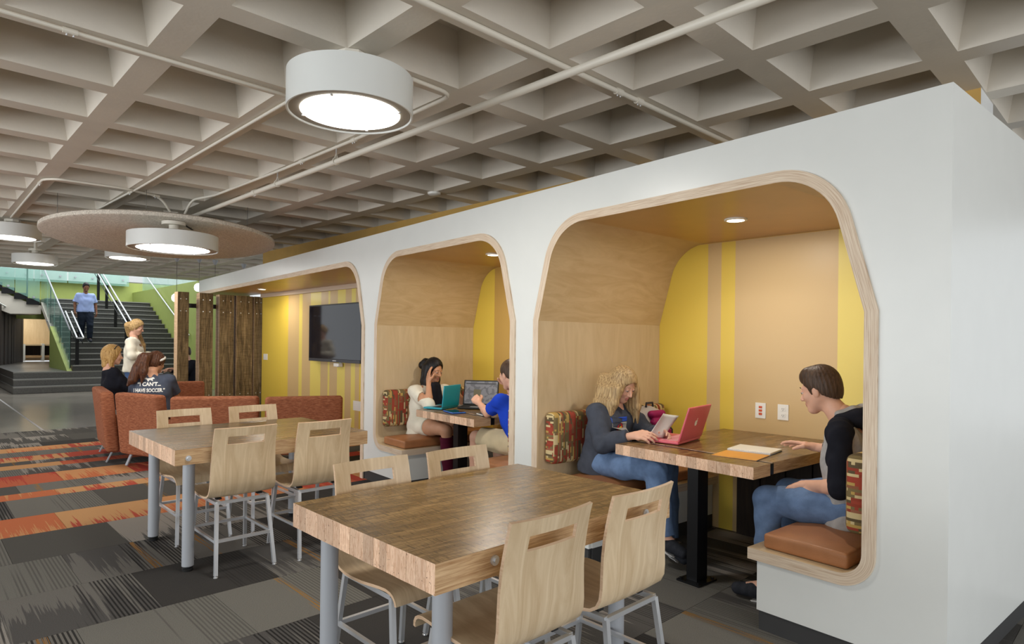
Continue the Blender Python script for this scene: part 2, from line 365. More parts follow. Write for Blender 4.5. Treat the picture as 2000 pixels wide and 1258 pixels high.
# ------------------------------------------------------------------ carpet and floors
def carpet(name, ca, cb, mode, accent=None, lines=0.0):
    m = NT(name, .95, 0, .1); v = m.coord('Object'); x, y, z = m.sep(v); rn = m.rnd()
    def vec(sx, sy, off):
        c = m.add('ShaderNodeCombineXYZ'); m.l(m.math('MULTIPLY_ADD', x, sx, m.math('MULTIPLY', rn, 37+off)), c.inputs[0])
        m.l(m.math('MULTIPLY_ADD', y, sy, m.math('MULTIPLY', rn, 11)), c.inputs[1]); return c.outputs[0]
    fine = m.noise(vec(95, 1.6, 3), 1.0, 2, .6)
    med = m.noise(vec(22, .6, 9), 1.0, 2, .5)
    A, Bc = lin(ca), lin(cb)
    g = m.math('MULTIPLY_ADD', y, 1.0, -.32)              # frayed boundary across the tile
    side = m.math('MULTIPLY_ADD', m.math('GREATER_THAN', m.math('FRACT', m.math('MULTIPLY', rn, 7.3)), .5), 2, -1)
    k = m.math('ADD', m.math('MULTIPLY', g, m.math('MULTIPLY', side, .55)), m.math('ADD', m.math('MULTIPLY_ADD', fine, .7, -.35), m.math('MULTIPLY_ADD', med, .9, -.45)))
    off = m.math('MULTIPLY_ADD', m.math('FRACT', m.math('MULTIPLY', rn, 3.1)), .36, -.18)
    if mode == 'fray': k = m.math('ADD', k, off)
    elif mode == 'solid': k = m.math('ADD', m.math('MULTIPLY', k, .25), -.25)
    f = m.math('MULTIPLY_ADD', k, 26, .5, clamp=True)
    c = m.mix(f, A, Bc)
    if lines:
        st = m.math('SINE', m.math('MULTIPLY', x, 330)); st = m.math('MULTIPLY_ADD', st, 4, 0, clamp=True)
        part = m.math('MULTIPLY_ADD', m.math('ADD', m.math('MULTIPLY', x, 1.0), m.math('MULTIPLY_ADD', med, .8, -.75)), 12, 0, clamp=True)
        c = m.mix(m.math('MULTIPLY', m.math('MULTIPLY', st, part), lines), c, lin((28, 27, 27)))
    if accent:
        ac = m.math('FRACT', m.math('MULTIPLY', rn, 5.7)); cx = m.math('MULTIPLY_ADD', ac, .4, .1)
        d = m.math('ABSOLUTE', m.math('SUBTRACT', x, cx)); inb = m.math('LESS_THAN', d, .022)
        on = m.math('GREATER_THAN', fine, .5)
        hv = m.math('GREATER_THAN', m.math('FRACT', m.math('MULTIPLY', rn, 13.7)), .45)
        c = m.mix(m.math('MULTIPLY', m.math('MULTIPLY', inb, on), hv), c, lin(accent))
    sp = m.noise(m.coord('Object'), 260, 2, .7)
    c = m.mix(.35, c, m.ramp(sp, [(.3, (.25, .25, .25, 1)), (.65, (1.5, 1.5, 1.5, 1))]), 'MULTIPLY')
    m.base(c); m.bump(sp, .5, .004); return m.m
CG = [carpet('carpet_charcoal', (84, 82, 78), (110, 107, 103), 'solid', (134, 98, 56), .0),
      carpet('carpet_grey_fray', (80, 78, 75), (140, 135, 128), 'fray', None, .3),
      carpet('carpet_mid_grey', (112, 110, 104), (88, 86, 82), 'solid', (146, 110, 62), .35),
      carpet('carpet_lined', (110, 107, 102), (82, 80, 78), 'fray', (138, 102, 60), .85),
      carpet('carpet_black', (62, 60, 58), (84, 82, 79), 'solid', None, .3),
      carpet('carpet_pale_grey', (146, 140, 133), (88, 86, 83), 'fray', None, .5)]
CO = [carpet('carpet_orange', (188, 108, 72), (196, 142, 96), 'fray'), carpet('carpet_red', (170, 70, 58), (182, 96, 68), 'fray'),
      carpet('carpet_tan_red', (194, 148, 102), (176, 80, 64), 'fray'), carpet('carpet_tan', (190, 144, 98), (180, 122, 82), 'solid')]
fl = MB(BM).box((-9, -6, -.3), (13, 34, -.004)).build('floor', M['concfloor']); struct(fl)
ub = [-1.96, -1.34, -.73, -.12, .49, 1.10, 1.71, 2.32, 2.93, 3.54, 4.17, 4.80, 5.45, 6.0, 6.67, 6.92, 7.29, 7.82, 8.20, 8.45, 8.68, 9.03, 9.4, 9.75, 10.1, 10.75, 11.4]
kinds = ['g']*12+['o', 'g', 'o', 'g', 'o', 'g', 'o', 'g', 'o', 'g', 'o', 'g', 'g', 'g']
tiles = {}
for r, (u0, u1) in enumerate(zip(ub, ub[1:])):
    w = -4.2 + (r*.37) % .61; kd = kinds[r]; k = 0
    sub = [(u0, u1)] if u1-u0 < .8 else [(u0, (u0+u1)/2), ((u0+u1)/2, u1)]
    while w < 4.3:
        w1 = min(w+.61, 4.36)
        for (a, b) in sub:
            if kd == 'g': mi = random.choice([0, 1, 2, 2, 3, 3, 4, 5, 1, 2])
            else: mi = 10 + random.choice([0, 0, 1, 2, 2, 3])
            # tiles the photograph shows plainly
            if r == 10 and 1.7 < w < 2.2: mi = 4
            key = (round(b-a, 3), round(w1-w, 3), mi)
            if key not in tiles:
                q = MB(); e = .0012; hx, hy = w1-w, b-a
                q.box((e, e, -.004), (hx-e, hy-e, .0))
                tiles[key] = q
                o = q.build('carpet_tile', (CG+[None]*4+CO)[mi] if mi < 10 else CO[mi-10], fl); tiles[key] = o
            else:
                o = tiles[key].copy(); COL.objects.link(o); o.parent = fl
            o.rotation_euler = (0, 0, RZ); o.location = W(w, a, 0)
        w = w1
# pale joint line across the concrete
j = MB(BM).bar((1.475, 11.44, -.0035), (1.50, 18.7, -.0035), .03, .004); struct(j.build('trim_1', M['ltgray']))
# ------------------------------------------------------------------ waffle ceiling
CEI = 2.845
def waffle():
    b = MB(Matrix.Rotation(.079, 4, 'Z')); p, pv = .7179, .7223; u0, v0 = 2.3166, 1.0394; g = .151; dep = .30; tp = .055
    I0, I1, J0, J1 = -8, 19, -9, 11
    us, ws = [], []
    for i in range(I0, I1+1): us += [u0+i*p, u0+i*p+p-g]
    for jj in range(J0, J1+1): ws += [v0+jj*pv, v0+jj*pv+pv-g]
    ids = {}
    def g_(i, k, z=CEI):
        if (i, k) not in ids: ids[(i, k)] = b.vt((ws[k], us[i], z))
        return ids[(i, k)]
    for i in range(len(us)-1):
        for k in range(len(ws)-1):
            if i % 2 == 0 and k % 2 == 0:
                a = [g_(i, k), g_(i, k+1), g_(i+1, k+1), g_(i+1, k)]
                x0, x1, y0, y1 = ws[k], ws[k+1], us[i], us[i+1]
                t = [b.vt(q) for q in ((x0+tp, y0+tp, CEI+dep), (x1-tp, y0+tp, CEI+dep), (x1-tp, y1-tp, CEI+dep), (x0+tp, y1-tp, CEI+dep))]
                # flat chamfer at the far left corner of each pan, as on the fibreglass formers
                b.face(t)
                for q in range(4): b.face((a[q], a[(q+1) % 4], t[(q+1) % 4], t[q]))
            else: b.face((g_(i, k), g_(i+1, k), g_(i+1, k+1), g_(i, k+1)))
    o = b.build('ceiling', M['concrete_paint'], None, False)
    me = o.data
    for pl in me.polygons: pass
    return o, us, ws
ceil, CU, CWs = waffle(); struct(ceil)
bb = MB(Matrix.Rotation(.079, 4, 'Z'))
bb.box((CWs[0], CU[-1], CEI), (CWs[-1], CU[-1]+.75, CEI+.5)); bb.build('ceiling_edge_beam', M['concrete_paint']).__setitem__('kind', 'structure')
sb = MB(Matrix.Rotation(.079, 4, 'Z')); sb.box((CWs[0], CU[0], CEI+.34), (CWs[-1], CU[-1]+.75, CEI+.5)); struct(sb.build('ceiling_slab', M['concrete_paint']))
M['gold'] = plain('golden_paint', (206, 166, 92), .5, 0, .3, .03)
# ------------------------------------------------------------------ yellow wall
yw = MB(BM).box((4.395, .75, 0), (4.75, 10.72, 2.13), mis=[1, 1, 1, 1, 1, 0]).box((4.395, .75, 2.13), (4.75, 10.72, CEI), mis=[1, 1, 1, 1, 2, 2]).build('wall_back', [M['yellow'], M['whitewall'], M['gold']]); struct(yw)
# dark vent slot in the wall above the pod
MB(BM).box((4.389, 9.0, 2.60), (4.397, 10.55, 2.63)).build('wall_slot', M['black'], yw)
# ------------------------------------------------------------------ the white pod with three openings
XF = 2.861
pod = thing('booth_pod', 'long white built-in pod with three rounded booth openings edged in plywood', 'booth', (XF, 6, 0))
TH = .054
def arc(cx, cy, r, a0, a1, n=10): return [(cx+r*math.cos(a0+(a1-a0)*i/n), cy+r*math.sin(a0+(a1-a0)*i/n)) for i in range(n+1)]
def fillet(P, radii, n=10):
    out = [P[0]]
    for i in range(1, len(P)-1):
        a, b, c = Vector(P[i-1]), Vector(P[i]), Vector(P[i+1]); r = radii[i]
        if r <= 0: out.append(tuple(b)); continue
        d1 = (a-b).normalized(); d2 = (c-b).normalized(); ang = d1.angle(d2); t = r/math.tan(ang/2)
        p1 = b+d1*t; p2 = b+d2*t; cen = b+(d1+d2).normalized()*(r/math.sin(ang/2))
        a1 = math.atan2(p1.y-cen.y, p1.x-cen.x); a2 = math.atan2(p2.y-cen.y, p2.x-cen.x); da = a2-a1
        while da > PI: da -= 2*PI
        while da < -PI: da += 2*PI
        out += [(cen.x+r*math.cos(a1+da*k/n), cen.y+r*math.sin(a1+da*k/n)) for k in range(n+1)]
    out.append(P[-1]); return out
def offset(P, d):
    out = []
    for i, p in enumerate(P):
        a = Vector(P[max(i-1, 0)]); b = Vector(P[min(i+1, len(P)-1)]); t = (b-a).normalized(); n = Vector((-t.y, t.x)); out.append((p[0]+n.x*d, p[1]+n.y*d))
    return out
ZB, ZK, ZT = .385, 1.515, 2.135       # bench top, kink, inner ceiling
def wallX(Y): return 4.165 - .0762*(Y-3.18)
def liner_path(y0, y1, tipR, tipL):
    # inner surface, from the right bench tip (small Y) up, over and down to the left bench tip
    s = .125; P = []; R = []
    if tipR: P += [(y0+tipR, ZB), (y0, ZB)]; R += [0, .10]
    else: P += [(y0, .0)]; R += [0]
    P += [(y0, ZK), (y0+s*1.36, ZT)]; R += [0, .30]
    if y1 is None: return P, R
    P += [(y1-s*1.36, ZT), (y1, ZK)]; R += [.30, 0]
    if tipL: P += [(y1, ZB), (y1-tipL, ZB)]; R += [.10, 0]
    else: P += [(y1, 0.0)]; R += [0]
    return P, R
outers = []
def liner(y0, y1, tipR, tipL, names, endY=None):
    P, R = liner_path(y0, y1, tipR, tipL)
    if endY: P += [(endY, ZT)]; R += [0]
    Q = fillet(P, R, 12)
    # pieces: split the filleted line at kinks and bench corners so each plywood panel is its own part
    cuts = [0]
    for i, q in enumerate(Q):
        if abs(q[1]-ZK) < 1e-4: cuts.append(i)
    cuts.append(len(Q)-1)
    tops = [i for i, q in enumerate(Q) if abs(q[1]-ZT) < 1e-4]
    if tops: cuts += [tops[0]]+([tops[-1]] if not endY else [])
    cuts = sorted(set(cuts)); O = offset(Q, TH) if True else None
    # orientation: inner surface must be on the opening side, outer away from it
    cx = sum(q[0] for q in Q)/len(Q); cy = (ZB+ZT)/2
    k = len(Q)//2
    if (O[k][1] < Q[k][1] and Q[k][1] > 1.8): O = offset(Q, -TH)
    L = [0]
    for a, b in zip(Q, Q[1:]): L.append(L[-1]+math.hypot(b[0]-a[0], b[1]-a[1]))
    outers.append(O)
    for s_, (a, b) in enumerate(zip(cuts, cuts[1:])):
        mb = MB(); g = .0006
        fi, fo, bi, bo = [], [], [], []
        for i in range(a, b+1):
            (yi, zi), (yo, zo) = Q[i], O[i]
            xb = wallX(yi)-.001
            if a == 0 and i == a and not tipR: pass
            fi.append(mb.vt((XF-.012, yi, zi))); fo.append(mb.vt((XF-.012, yo, zo))); bi.append(mb.vt((xb, yi, zi))); bo.append(mb.vt((xb, yo, zo)))
            mb.uv[fi[-1]] = (L[i]*2, 0); mb.uv[fo[-1]] = (L[i]*2, 1); mb.uv[bi[-1]] = (L[i]*2, 0); mb.uv[bo[-1]] = (L[i]*2, 1)
        for i in range(len(fi)-1):
            mb.face((fi[i], fi[i+1], fo[i+1], fo[i]), 0); mb.face((fi[i], bi[i], bi[i+1], fi[i+1]), 1, True)
            mb.face((fo[i], fo[i+1], bo[i+1], bo[i]), 0, True); mb.face((bi[i], bo[i], bo[i+1], bi[i+1]), 0)
        mb.face((fi[0], fo[0], bo[0], bi[0]), 0); mb.face((fi[-1], bi[-1], bo[-1], fo[-1]), 0)
        zmid = sum(Q[i][1] for i in range(a, b+1))/(b-a+1); zmin = min(Q[i][1] for i in range(a, b+1))
        isc = zmin > ZT-.01
        nm = 'plywood_ceiling' if isc else ('upper_side_panel' if zmin > ZK-.01 else ('bench_and_side_panel' if (tipR or tipL) else 'side_panel'))
        o = mb.build(nm, [M['ply'], M['ochre'] if isc else (M['birch'] if zmin > ZK-.01 else M['birchv'])], pod)
        md = o.modifiers.new('e', 'EDGE_SPLIT'); md.split_angle = math.radians(40)
    return O
O3 = liner(1.114, 3.176, .52, .52, None)
O2 = liner(3.478, 5.486, .50, .50, None)
O1 = liner(5.812, None, 0, 0, None, endY=12.25)
# front panel: one sheet around the openings
out = [(.804, .094), (1.59, .094), (1.59, O3[0][1])] + O3[1:-1] + [(2.70, O3[-1][1]), (2.70, .094), (3.93, .094), (3.93, O2[0][1])] + O2[1:-1] + [(5.03, O2[-1][1]), (5.03, .094)]
out += [(O1[0][0], .094)] + O1[1:-1] + [(12.258, O1[-1][1]), (12.258, 2.395), (.804, 2.395)]
MB().prism(out, [], lambda a, b, t: (t, a, b), XF, XF+.03).build('front_panel', M['white'], pod)
MB().box((XF+.03, .804, .094), (wallX(.8)-.004, .83, 2.395)).build('end_panel', M['white'], pod)
MB().box((XF+.03, .83, 2.375), (3.55, 12.258, 2.393)).build('top_panel', M['white'], pod)
MB().box((XF+.03, 12.238, 2.19), (3.55, 12.258, 2.375)).build('far_end_panel', M['white'], pod)
for (a, b) in ((.812, 1.582), (2.708, 3.922), (5.038, 5.750)):
    MB().box((XF+.008, a, 0), (XF+.028, b, .094)).build('baseboard', M['base'], pod)
MB().box((XF+.03, .812, 0), (wallX(.8)-.01, .828, .094)).build('baseboard', M['base'], pod)
for (ya, yb) in ((1.58, 1.595), (2.695, 2.71), (3.925, 3.94), (5.02, 5.035)):
    s_ = 1 if ya in (1.58, 3.925) else -1
    MB().box((XF+.03, ya, .094), (wallX(ya)-.006, yb, ZB-TH)).build('bench_front', M['white'], pod)
    MB().box((XF+.03, ya-.0, 0), (wallX(ya)-.006, yb-.004, .094)).build('baseboard', M['base'], pod)
# pale plywood strip where the first bay's ceiling meets the yellow wall
MB(BM).box((4.36, 5.9, 2.07), (4.394, 10.72, 2.134)).build('ceiling_strip', M['ply'], pod)
MB().box((XF, 5.755, 0), (XF+.03, 5.757, .094)).build('baseboard', M['base'], pod)
for (x, y) in ((3.505, 2.112), (3.383, 4.369), (3.192, 9.882)):
    nm = ('round recessed downlight in the ceiling of the %s booth' % {2.112: 'nearest', 4.369: 'middle', 9.882: 'open far'}[y])
    t = thing('recessed_downlight', nm, 'light', (x, y, ZT-.004), 'recessed downlights in the booth ceilings')
    MB().lathe([(.052, .004), (.068, .004), (.068, -.004), (.052, -.006), (.052, .004)], (x, y, ZT-.004), 28).build('trim_ring', M['plastic'], t)
    MB().lathe([(0, -.001), (.052, -.001)], (x, y, ZT-.004), 28).build('lens', M['smalllens'], t, False)
    area('downlight_beam', (x, y, ZT-.015), (x, y, 0), .09, .09, 9, (1, .93, .82), 'DISK')
# ------------------------------------------------------------------ block tables
def boards(parent, x0, x1, y0, y1, z0, z1, n, along='x', frame=None, seed=1, name='board', xend=None):
    rr = random.Random(seed); t = (y1-y0)/n if along == 'x' else (x1-x0)/n
    cuts = [0]; 
    while len(cuts) < n: cuts.append(cuts[-1]+rr.uniform(.7, 1.3))
    tot = cuts[-1]+1
    cuts = [c/tot for c in cuts]+[1]
    for i in range(n):
        a, b = cuts[i], cuts[i+1]; mb = MB(frame); e = .0004; h = rr.uniform(-.0008, .0)
        sd = [1 if i == 0 else 2, 1 if i == n-1 else 2]
        if along == 'x':
            A, B_ = y0+(y1-y0)*a, y0+(y1-y0)*b; x_a, x_b = x0+rr.uniform(0, .0015), (xend(B_) if xend else x1)
            mb.box((x_a, A+e, z0), (x_b, B_-e, z1+h), mis=[2, 0, 2, 1, 2, 1])
        else:
            A, B_ = x0+(x1-x0)*a, x0+(x1-x0)*b
            mb.box((A+e, y0, z0), (B_-e, y1, z1+h), mis=[2, 0, 1, 2, 1, 2])
        mb.build(name, [M['top'], M['end'], M['side']], parent)
def bolt(parent, w, u, z, fr, axis='u', s=1):
    mb = MB(fr)
    n = 12; r = .016*s
    pts = [(w, u, z), (w, u-.006, z)]
    mb.tube(pts, r, 16); mb.tube([(w, u-.004, z), (w, u-.012, z)], r*.55, 6)
    mb.build('bolt', M['chrome'], parent)
def dining_table(w0, w1, u0, u1, label, legs, bolts, seed):
    t = thing('dining_table', label, 'table', W((w0+w1)/2, (u0+u1)/2, 0), 'block dining tables on tube legs')
    z0, z1 = .655, .745
    boards(t, w0, w1, u0, u1, z0, z1, 18, 'x', BM, seed)
    for (w, u) in legs:
        MB(BM).lathe([(0, .03), (.0, .03), (.033, .03), (.033, z0-.012), (0, z0-.012)], (w, u, 0), 24).build('leg', M['alu'], t)
        MB(BM).lathe([(0, z0-.012), (.036, z0-.012), (.036, z0-.001), (0, z0-.001)], (w, u, 0), 20).build('leg_collar', M['rubber'], t)
        MB(BM).lathe([(0, 0.001), (.029, 0.001), (.031, .014), (.024, .018), (.030, .022), (.030, .03), (0, .03)], (w, u, 0), 20).build('foot', M['rubber'], t)
    for (w, z) in bolts: bolt(t, w, u0, z, BM)
    return t
T1 = dining_table(1.075, 2.275, 1.418, 2.314, 'near wooden block dining table in the foreground, brown scratched top', [(1.225, 1.575), (1.18, 2.22), (2.13, 1.575), (2.13, 2.19)], [(1.30, .705), (1.86, .70), (2.10, .705)], 3)
T2 = dining_table(1.09, 2.31, 3.83, 4.83, 'far wooden block dining table in front of the rust sofas', [(1.215, 4.0), (1.225, 4.755), (2.18, 4.0), (2.18, 4.70)], [(1.16, .692), (1.34, .70), (1.52, .70), (2.0, .705)], 5)
# ------------------------------------------------------------------ chair prototype (faces +y, back at -y)
def shell(mb):
    # centre line from front lip to the top of the back: (y, z, halfwidth)
    pr = [(.235, .395, .180), (.232, .412, .182), (.222, .428, .184), (.205, .438, .186), (.18, .443, .188), (.14, .442, .190), (.08, .436, .192), (.02, .430, .194), (-.05, .428, .195), (-.105, .430, .195),
          (-.145, .438, .195), (-.172, .455, .195), (-.186, .482, .194), (-.190, .52, .192), (-.190, .57, .190), (-.191, .63, .188), (-.196, .69, .186), (-.206, .745, .184), (-.2125, .775, .183), (-.2165, .793, .183), (-.222, .815, .182), (-.230, .843, .182)]
    xs = [-1, -.9, -.75, -.585, -.4, -.2, 0, .2, .4, .585, .75, .9, 1]
    th = .0115; n = len(pr); P = []
    for i, (y, z, hw) in enumerate(pr):
        a = pr[max(i-1, 0)]; b = pr[min(i+1, n-1)]; t = Vector((b[0]-a[0], b[1]-a[1])).normalized(); nn = Vector((t.y, -t.x))
        bend = max(0, min(1, (z-.45)/.12)) if i > 9 else 0
        row = []
        for x in xs:
            c = -.020*(1-x*x)*bend; dz = -.006*(1-x*x)*(1-bend) if i > 3 else 0
            row.append((Vector((x*hw, y+c, z+dz)), Vector((0, nn.x, nn.y))))
        P.append(row)
    # slot is missing faces
    hole = lambda i, j: (18 <= i < 20 or i == 17) and 3 <= j < 9 and i in (17, 18)
    top, bot = {}, {}
    for i in range(n):
        for jn in range(len(xs)):
            p, q = P[i][jn]
            p = p+Vector((0, 0, .010)); top[i, jn] = mb.vt(p-q*th/2); bot[i, jn] = mb.vt(p+q*th/2)
    ex = {}
    for i in range(n-1):
        for jn in range(len(xs)-1):
            if hole(i, jn): continue
            k = [(i, jn), (i+1, jn), (i+1, jn+1), (i, jn+1)]
            mb.face([top[q] for q in k], 0, True); mb.face([bot[q] for q in k][::-1], 0, True)
            for a, b in zip(k, k[1:]+k[:1]):
                key = frozenset((a, b)); ex.setdefault(key, []).append((a, b))
    for key, l in ex.items():
        if len(l) == 1:
            a, b = l[0]; mb.face((top[a], bot[a], bot[b], top[b]), 1)
def chair_proto():
    t = bpy.data.objects.new('dining_chair', None); COL.objects.link(t); t['_wl'] = [0, 0, 0]; t.empty_display_size = .1
    mb = MB(); shell(mb); s_ = mb.build('shell', [M['chairwood'], M['chairedge']], t)
    md = s_.modifiers.new('e', 'EDGE_SPLIT'); md.split_angle = math.radians(50)
    zt = .412; q = .019
    X = .158; XT = .148
    fr, rr_ = .165, -.178; ff, rf = .225, -.240
    def pt(x, y0, y1, z): k = (zt-z)/zt; return (x*(1+.08*k), y0+(y1-y0)*k, z)
    for sx in (-1, 1):
        for (a, b) in ((fr, ff), (rr_, rf)):
            MB().bar(pt(sx*XT, a, b, zt), pt(sx*X, a, b, .012), q, q).build('leg', M['chrome'], t)
            p = pt(sx*X, a, b, 0); MB().lathe([(0, 0.001), (.012, 0.001), (.013, .005), (.008, .008), (.008, .016), (0, .016)], (p[0], p[1], 0), 14).build('glide', M['chrome'], t)
        MB().bar((sx*XT, fr, zt), (sx*XT, rr_, zt), q, q).build('seat_rail', M['chrome'], t)
        a = pt(sx*X, fr, ff, .20); b = pt(sx*X, rr_, rf, .20); MB().bar(a, b, q*.8, q*.8).build('stretcher', M['chrome'], t)
    for y0, y1, z, nm in ((fr, ff, zt, 'seat_rail'), (rr_, rf, zt, 'seat_rail'), (fr, ff, .20, 'stretcher'), (rr_, rf, .20, 'stretcher')):
        a = pt(-X if z < .3 else -XT, y0, y1, z); b = pt(X if z < .3 else XT, y0, y1, z); MB().bar(a, b, q*.9, q*.9).build(nm, M['chrome'], t)
    for sx in (-1, 1):
        for y in (.12, -.12): MB().cbox((sx*.12, y, .4265), (.03, .03, .010)).build('rubber_pad', M['rubber'], t)
    return t
proto = chair_proto()
chairs = [(1.43, 1.525, 0, 'maple shell chair nearest the camera, seat curling out beside the front table leg', 'chairs around the near table'),
          (1.905, 1.52, 0, 'maple shell chair at the near side of the front table, close to the booths', 'chairs around the near table'),
          (1.467, 2.165, 1, 'pale shell chair behind the front table, nearer its left end', 'chairs around the near table'),
          (1.93, 2.15, 1, 'pale shell chair behind the front table, in front of the maroon boots', 'chairs around the near table'),
          (1.462, 4.00, 0, 'maple shell chair on the near side of the far table, left of the pair', 'chairs around the far table'),
          (1.945, 3.96, 0, 'maple shell chair on the near side of the far table, right of the pair', 'chairs around the far table'),
          (1.468, 4.72, 1, 'pale shell chair behind the far table, left of the pair', 'chairs around the far table'),
          (1.955, 4.70, 1, 'pale shell chair behind the far table, right of the pair', 'chairs around the far table')]
for i, (w, u, far, lb, gr) in enumerate(chairs):
    c = proto if i == 0 else copy_tree(proto)
    c.location = W(w, u, 0); c.rotation_euler = (0, 0, RZ + (PI if far else 0)); tag(c, lb, 'chair', gr)
# ------------------------------------------------------------------ booth tables, benches and cushions
def booth_table(x0, y0, y1, label, legxy, grp):
    t = thing('booth_table', label, 'table', (legxy[0], legxy[1], 0), grp)
    z0, z1 = .682, .745; xb = wallX((y0+y1)/2)-.012
    boards(t, x0, x0+.17, y0, y1, z0, z1, 15, 'x', None, int(y0*10)+1)
    MB().box((x0+.172, y0+.004, z0+.004), (x0+.212, y1-.004, z1-.002)).build('steel_channel', M['black'], t)
    boards(t, x0+.214, xb, y0+.012, y1, z0, z1, 15, 'x', None, int(y0*10)+1, xend=lambda b: wallX(b)-.006)
    x, y = legxy
    MB().box((x-.05, y-.035, .012), (x+.05, y+.035, z0)).build('leg', M['black'], t)
    MB().box((x-.09, y-.075, 0.001), (x+.09, y+.075, .012)).build('base_plate', M['black'], t)
    for sx in (-1, 1):
        for sy in (-1, 1): MB().lathe([(0, .012), (.009, .012), (.009, .022), (0, .022)], (x+sx*.072, y+sy*.057, 0), 6).build('bolt', M['black'], t)
    MB().box((xb-.35, y-.035, z0-.05), (xb-.01, y+.035, z0)).build('wall_bracket', M['black'], t)
    return t
booth_table(2.995, 1.69, 2.61, 'wooden block table in the nearest booth, with pink laptop and notebook', (3.165, 2.13), 'block tables inside the booths')
booth_table(2.99, 4.09, 4.98, 'wooden block table in the middle booth, with teal laptop', (3.16, 4.52), 'block tables inside the booths')
# dark stained planks on the wall below the tables
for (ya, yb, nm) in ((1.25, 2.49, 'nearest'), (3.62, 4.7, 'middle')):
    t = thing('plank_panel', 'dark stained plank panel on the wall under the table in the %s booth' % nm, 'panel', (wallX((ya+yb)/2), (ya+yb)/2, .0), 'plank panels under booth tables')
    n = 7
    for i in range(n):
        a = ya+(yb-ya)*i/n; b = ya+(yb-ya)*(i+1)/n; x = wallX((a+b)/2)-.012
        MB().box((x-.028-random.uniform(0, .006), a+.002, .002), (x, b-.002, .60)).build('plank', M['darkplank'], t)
def seat_cushions(y, s, nm):
    # s=+1: bench on the small-Y side (opening towards +Y)
    ya, yb = (y+.075, y+.465) if s > 0 else (y-.465, y-.075)
    xs = [XF+.03, XF+.03+.60, XF+1.21]
    for i in range(2):
        x0, x1 = xs[i]+.004, xs[i+1]-.004; c = ((x0+x1)/2, (ya+yb)/2, ZB+.001)
        t = MB().rbox((c[0], c[1], ZB+.001+.036), (x1-x0, yb-ya, .070), .014, 0, 3, .024).build('seat_cushion', M['leather'])
        tag(t, 'tan seat cushion, %s, %s' % (nm, 'open front side' if i == 0 else 'wall side'), 'cushion', 'tan leather bench cushions')
def back_cushion(y, s, nm, z0=.545, h=.35):
    yc = y+.052*s; d = .096
    x0 = XF+.045; L = wallX(y)-x0-.03
    mb = MB(); mb.rbox((0, 0, 0), (L, d, h), .036, 0, 4)
    o = mb.build('back_cushion', [M['pattern'], M['pattern2']])
    for pl in o.data.polygons:
        if abs(pl.normal.x) > .7: pl.material_index = 1
    o.location = (x0+L/2, yc, z0+h/2)
    tag(o, 'striped woven back cushion, %s' % nm, 'cushion', 'woven booth back cushions')
for (y, s, nm) in ((1.114, 1, "near end of the nearest booth"), (3.176, -1, "far end of the nearest booth"), (3.478, 1, "near end of the middle booth"), (5.486, -1, "far end of the middle booth")):
    seat_cushions(y, s, nm); back_cushion(y, s, nm)
# ------------------------------------------------------------------ things on the wall
def onwall(u, z, w=4.395): return W(w, u, z)
def wallplate(u0, u1, z0, z1, name, label, cat, kind):
    t = thing(name, label, cat, onwall((u0+u1)/2, (z0+z1)/2))
    MB(BM).box((4.389, u0, z0), (4.396, u1, z1)).build('plate', M['plastic'], t); uc = (u0+u1)/2; zc = (z0+z1)/2
    if kind == 'red':
        for k in (-1, 0, 1):
            MB(BM).box((4.3865, uc-.012, zc+k*.024-.008), (4.389, uc+.012, zc+k*.024+.008)).build('data_port', plain('orange_port', (214, 84, 30), .5), t)
    elif kind == 'outlet':
        for k in (-1, 1):
            s = MB(BM).box((4.387, uc-.016, zc+k*.022-.013), (4.389, uc+.016, zc+k*.022+.013)).build('socket', M['plastic'], t)
            for d in (-.006, .006): MB(BM).box((4.3862, uc+d-.001, zc+k*.022-.003), (4.3872, uc+d+.001, zc+k*.022+.006)).build('slot', M['black'], s)
            MB(BM).lathe([(0, 0), (.0025, 0), (.0025, .002), (0, .002)], (4.3865, uc, zc+k*.022-.009), 8).build('ground_hole', M['black'], s)
    elif kind == 'switch':
        for d in (-.03, .03): MB(BM).box((4.3855, uc+d-.014, zc-.02), (4.389, uc+d+.014, zc+.02)).build('rocker', M['white'], t)
wallplate(1.97, 2.045, .848, .957, 'data_socket', 'white wall plate with three orange data ports over the nearest booth table', 'socket', 'red')
wallplate(1.81, 1.885, .85, .957, 'power_outlet', 'white double power outlet beside the plate with orange ports', 'outlet', 'outlet')
wallplate(10.48, 10.64, 1.02, 1.12, 'light_switch', 'white double light switch at the far end of the yellow wall', 'switch', 'switch')
t = thing('paper_notice', 'small white paper notice taped low on the striped yellow wall', 'notice', onwall(7.56, .49)); MB(BM).box((4.392, 7.44, .42), (4.394, 7.66, .55)).build('sheet', M['plastic'], t)
# television
t = thing('television', 'large black flat screen television on the striped yellow wall', 'television', onwall(8.1, 1.46))
MB(BM).box((4.30, 7.30, 1.06), (4.345, 8.79, 1.87)).build('housing', M['black'], t)
MB(BM).box((4.297, 7.32, 1.105), (4.302, 8.77, 1.852)).build('screen', M['darkglass'], t)
MB(BM).box((4.29, 7.32, 1.062), (4.301, 8.77, 1.10)).build('lower_bezel', plain('tv_bezel', (58, 58, 62), .3), t)
MB(BM).box((4.345, 7.8, 1.3), (4.3945, 8.3, 1.6)).build('wall_mount', M['black'], t)
MB(BM).box((4.286, 7.95, 1.074), (4.29, 8.05, 1.086)).build('maker_badge', M['chrome'], t)
t = thing('sensor_box', 'small white sensor box under the television', 'sensor', onwall(8.0, 1.03))
MB(BM).box((4.31, 7.92, 1.0), (4.37, 8.06, 1.045)).build('box_body', M['plastic'], t); MB(BM).lathe([(0, 0), (.012, 0), (.012, .006), (0, .006)], (4.34, 7.99, .993), 12).build('lens', M['black'], t)
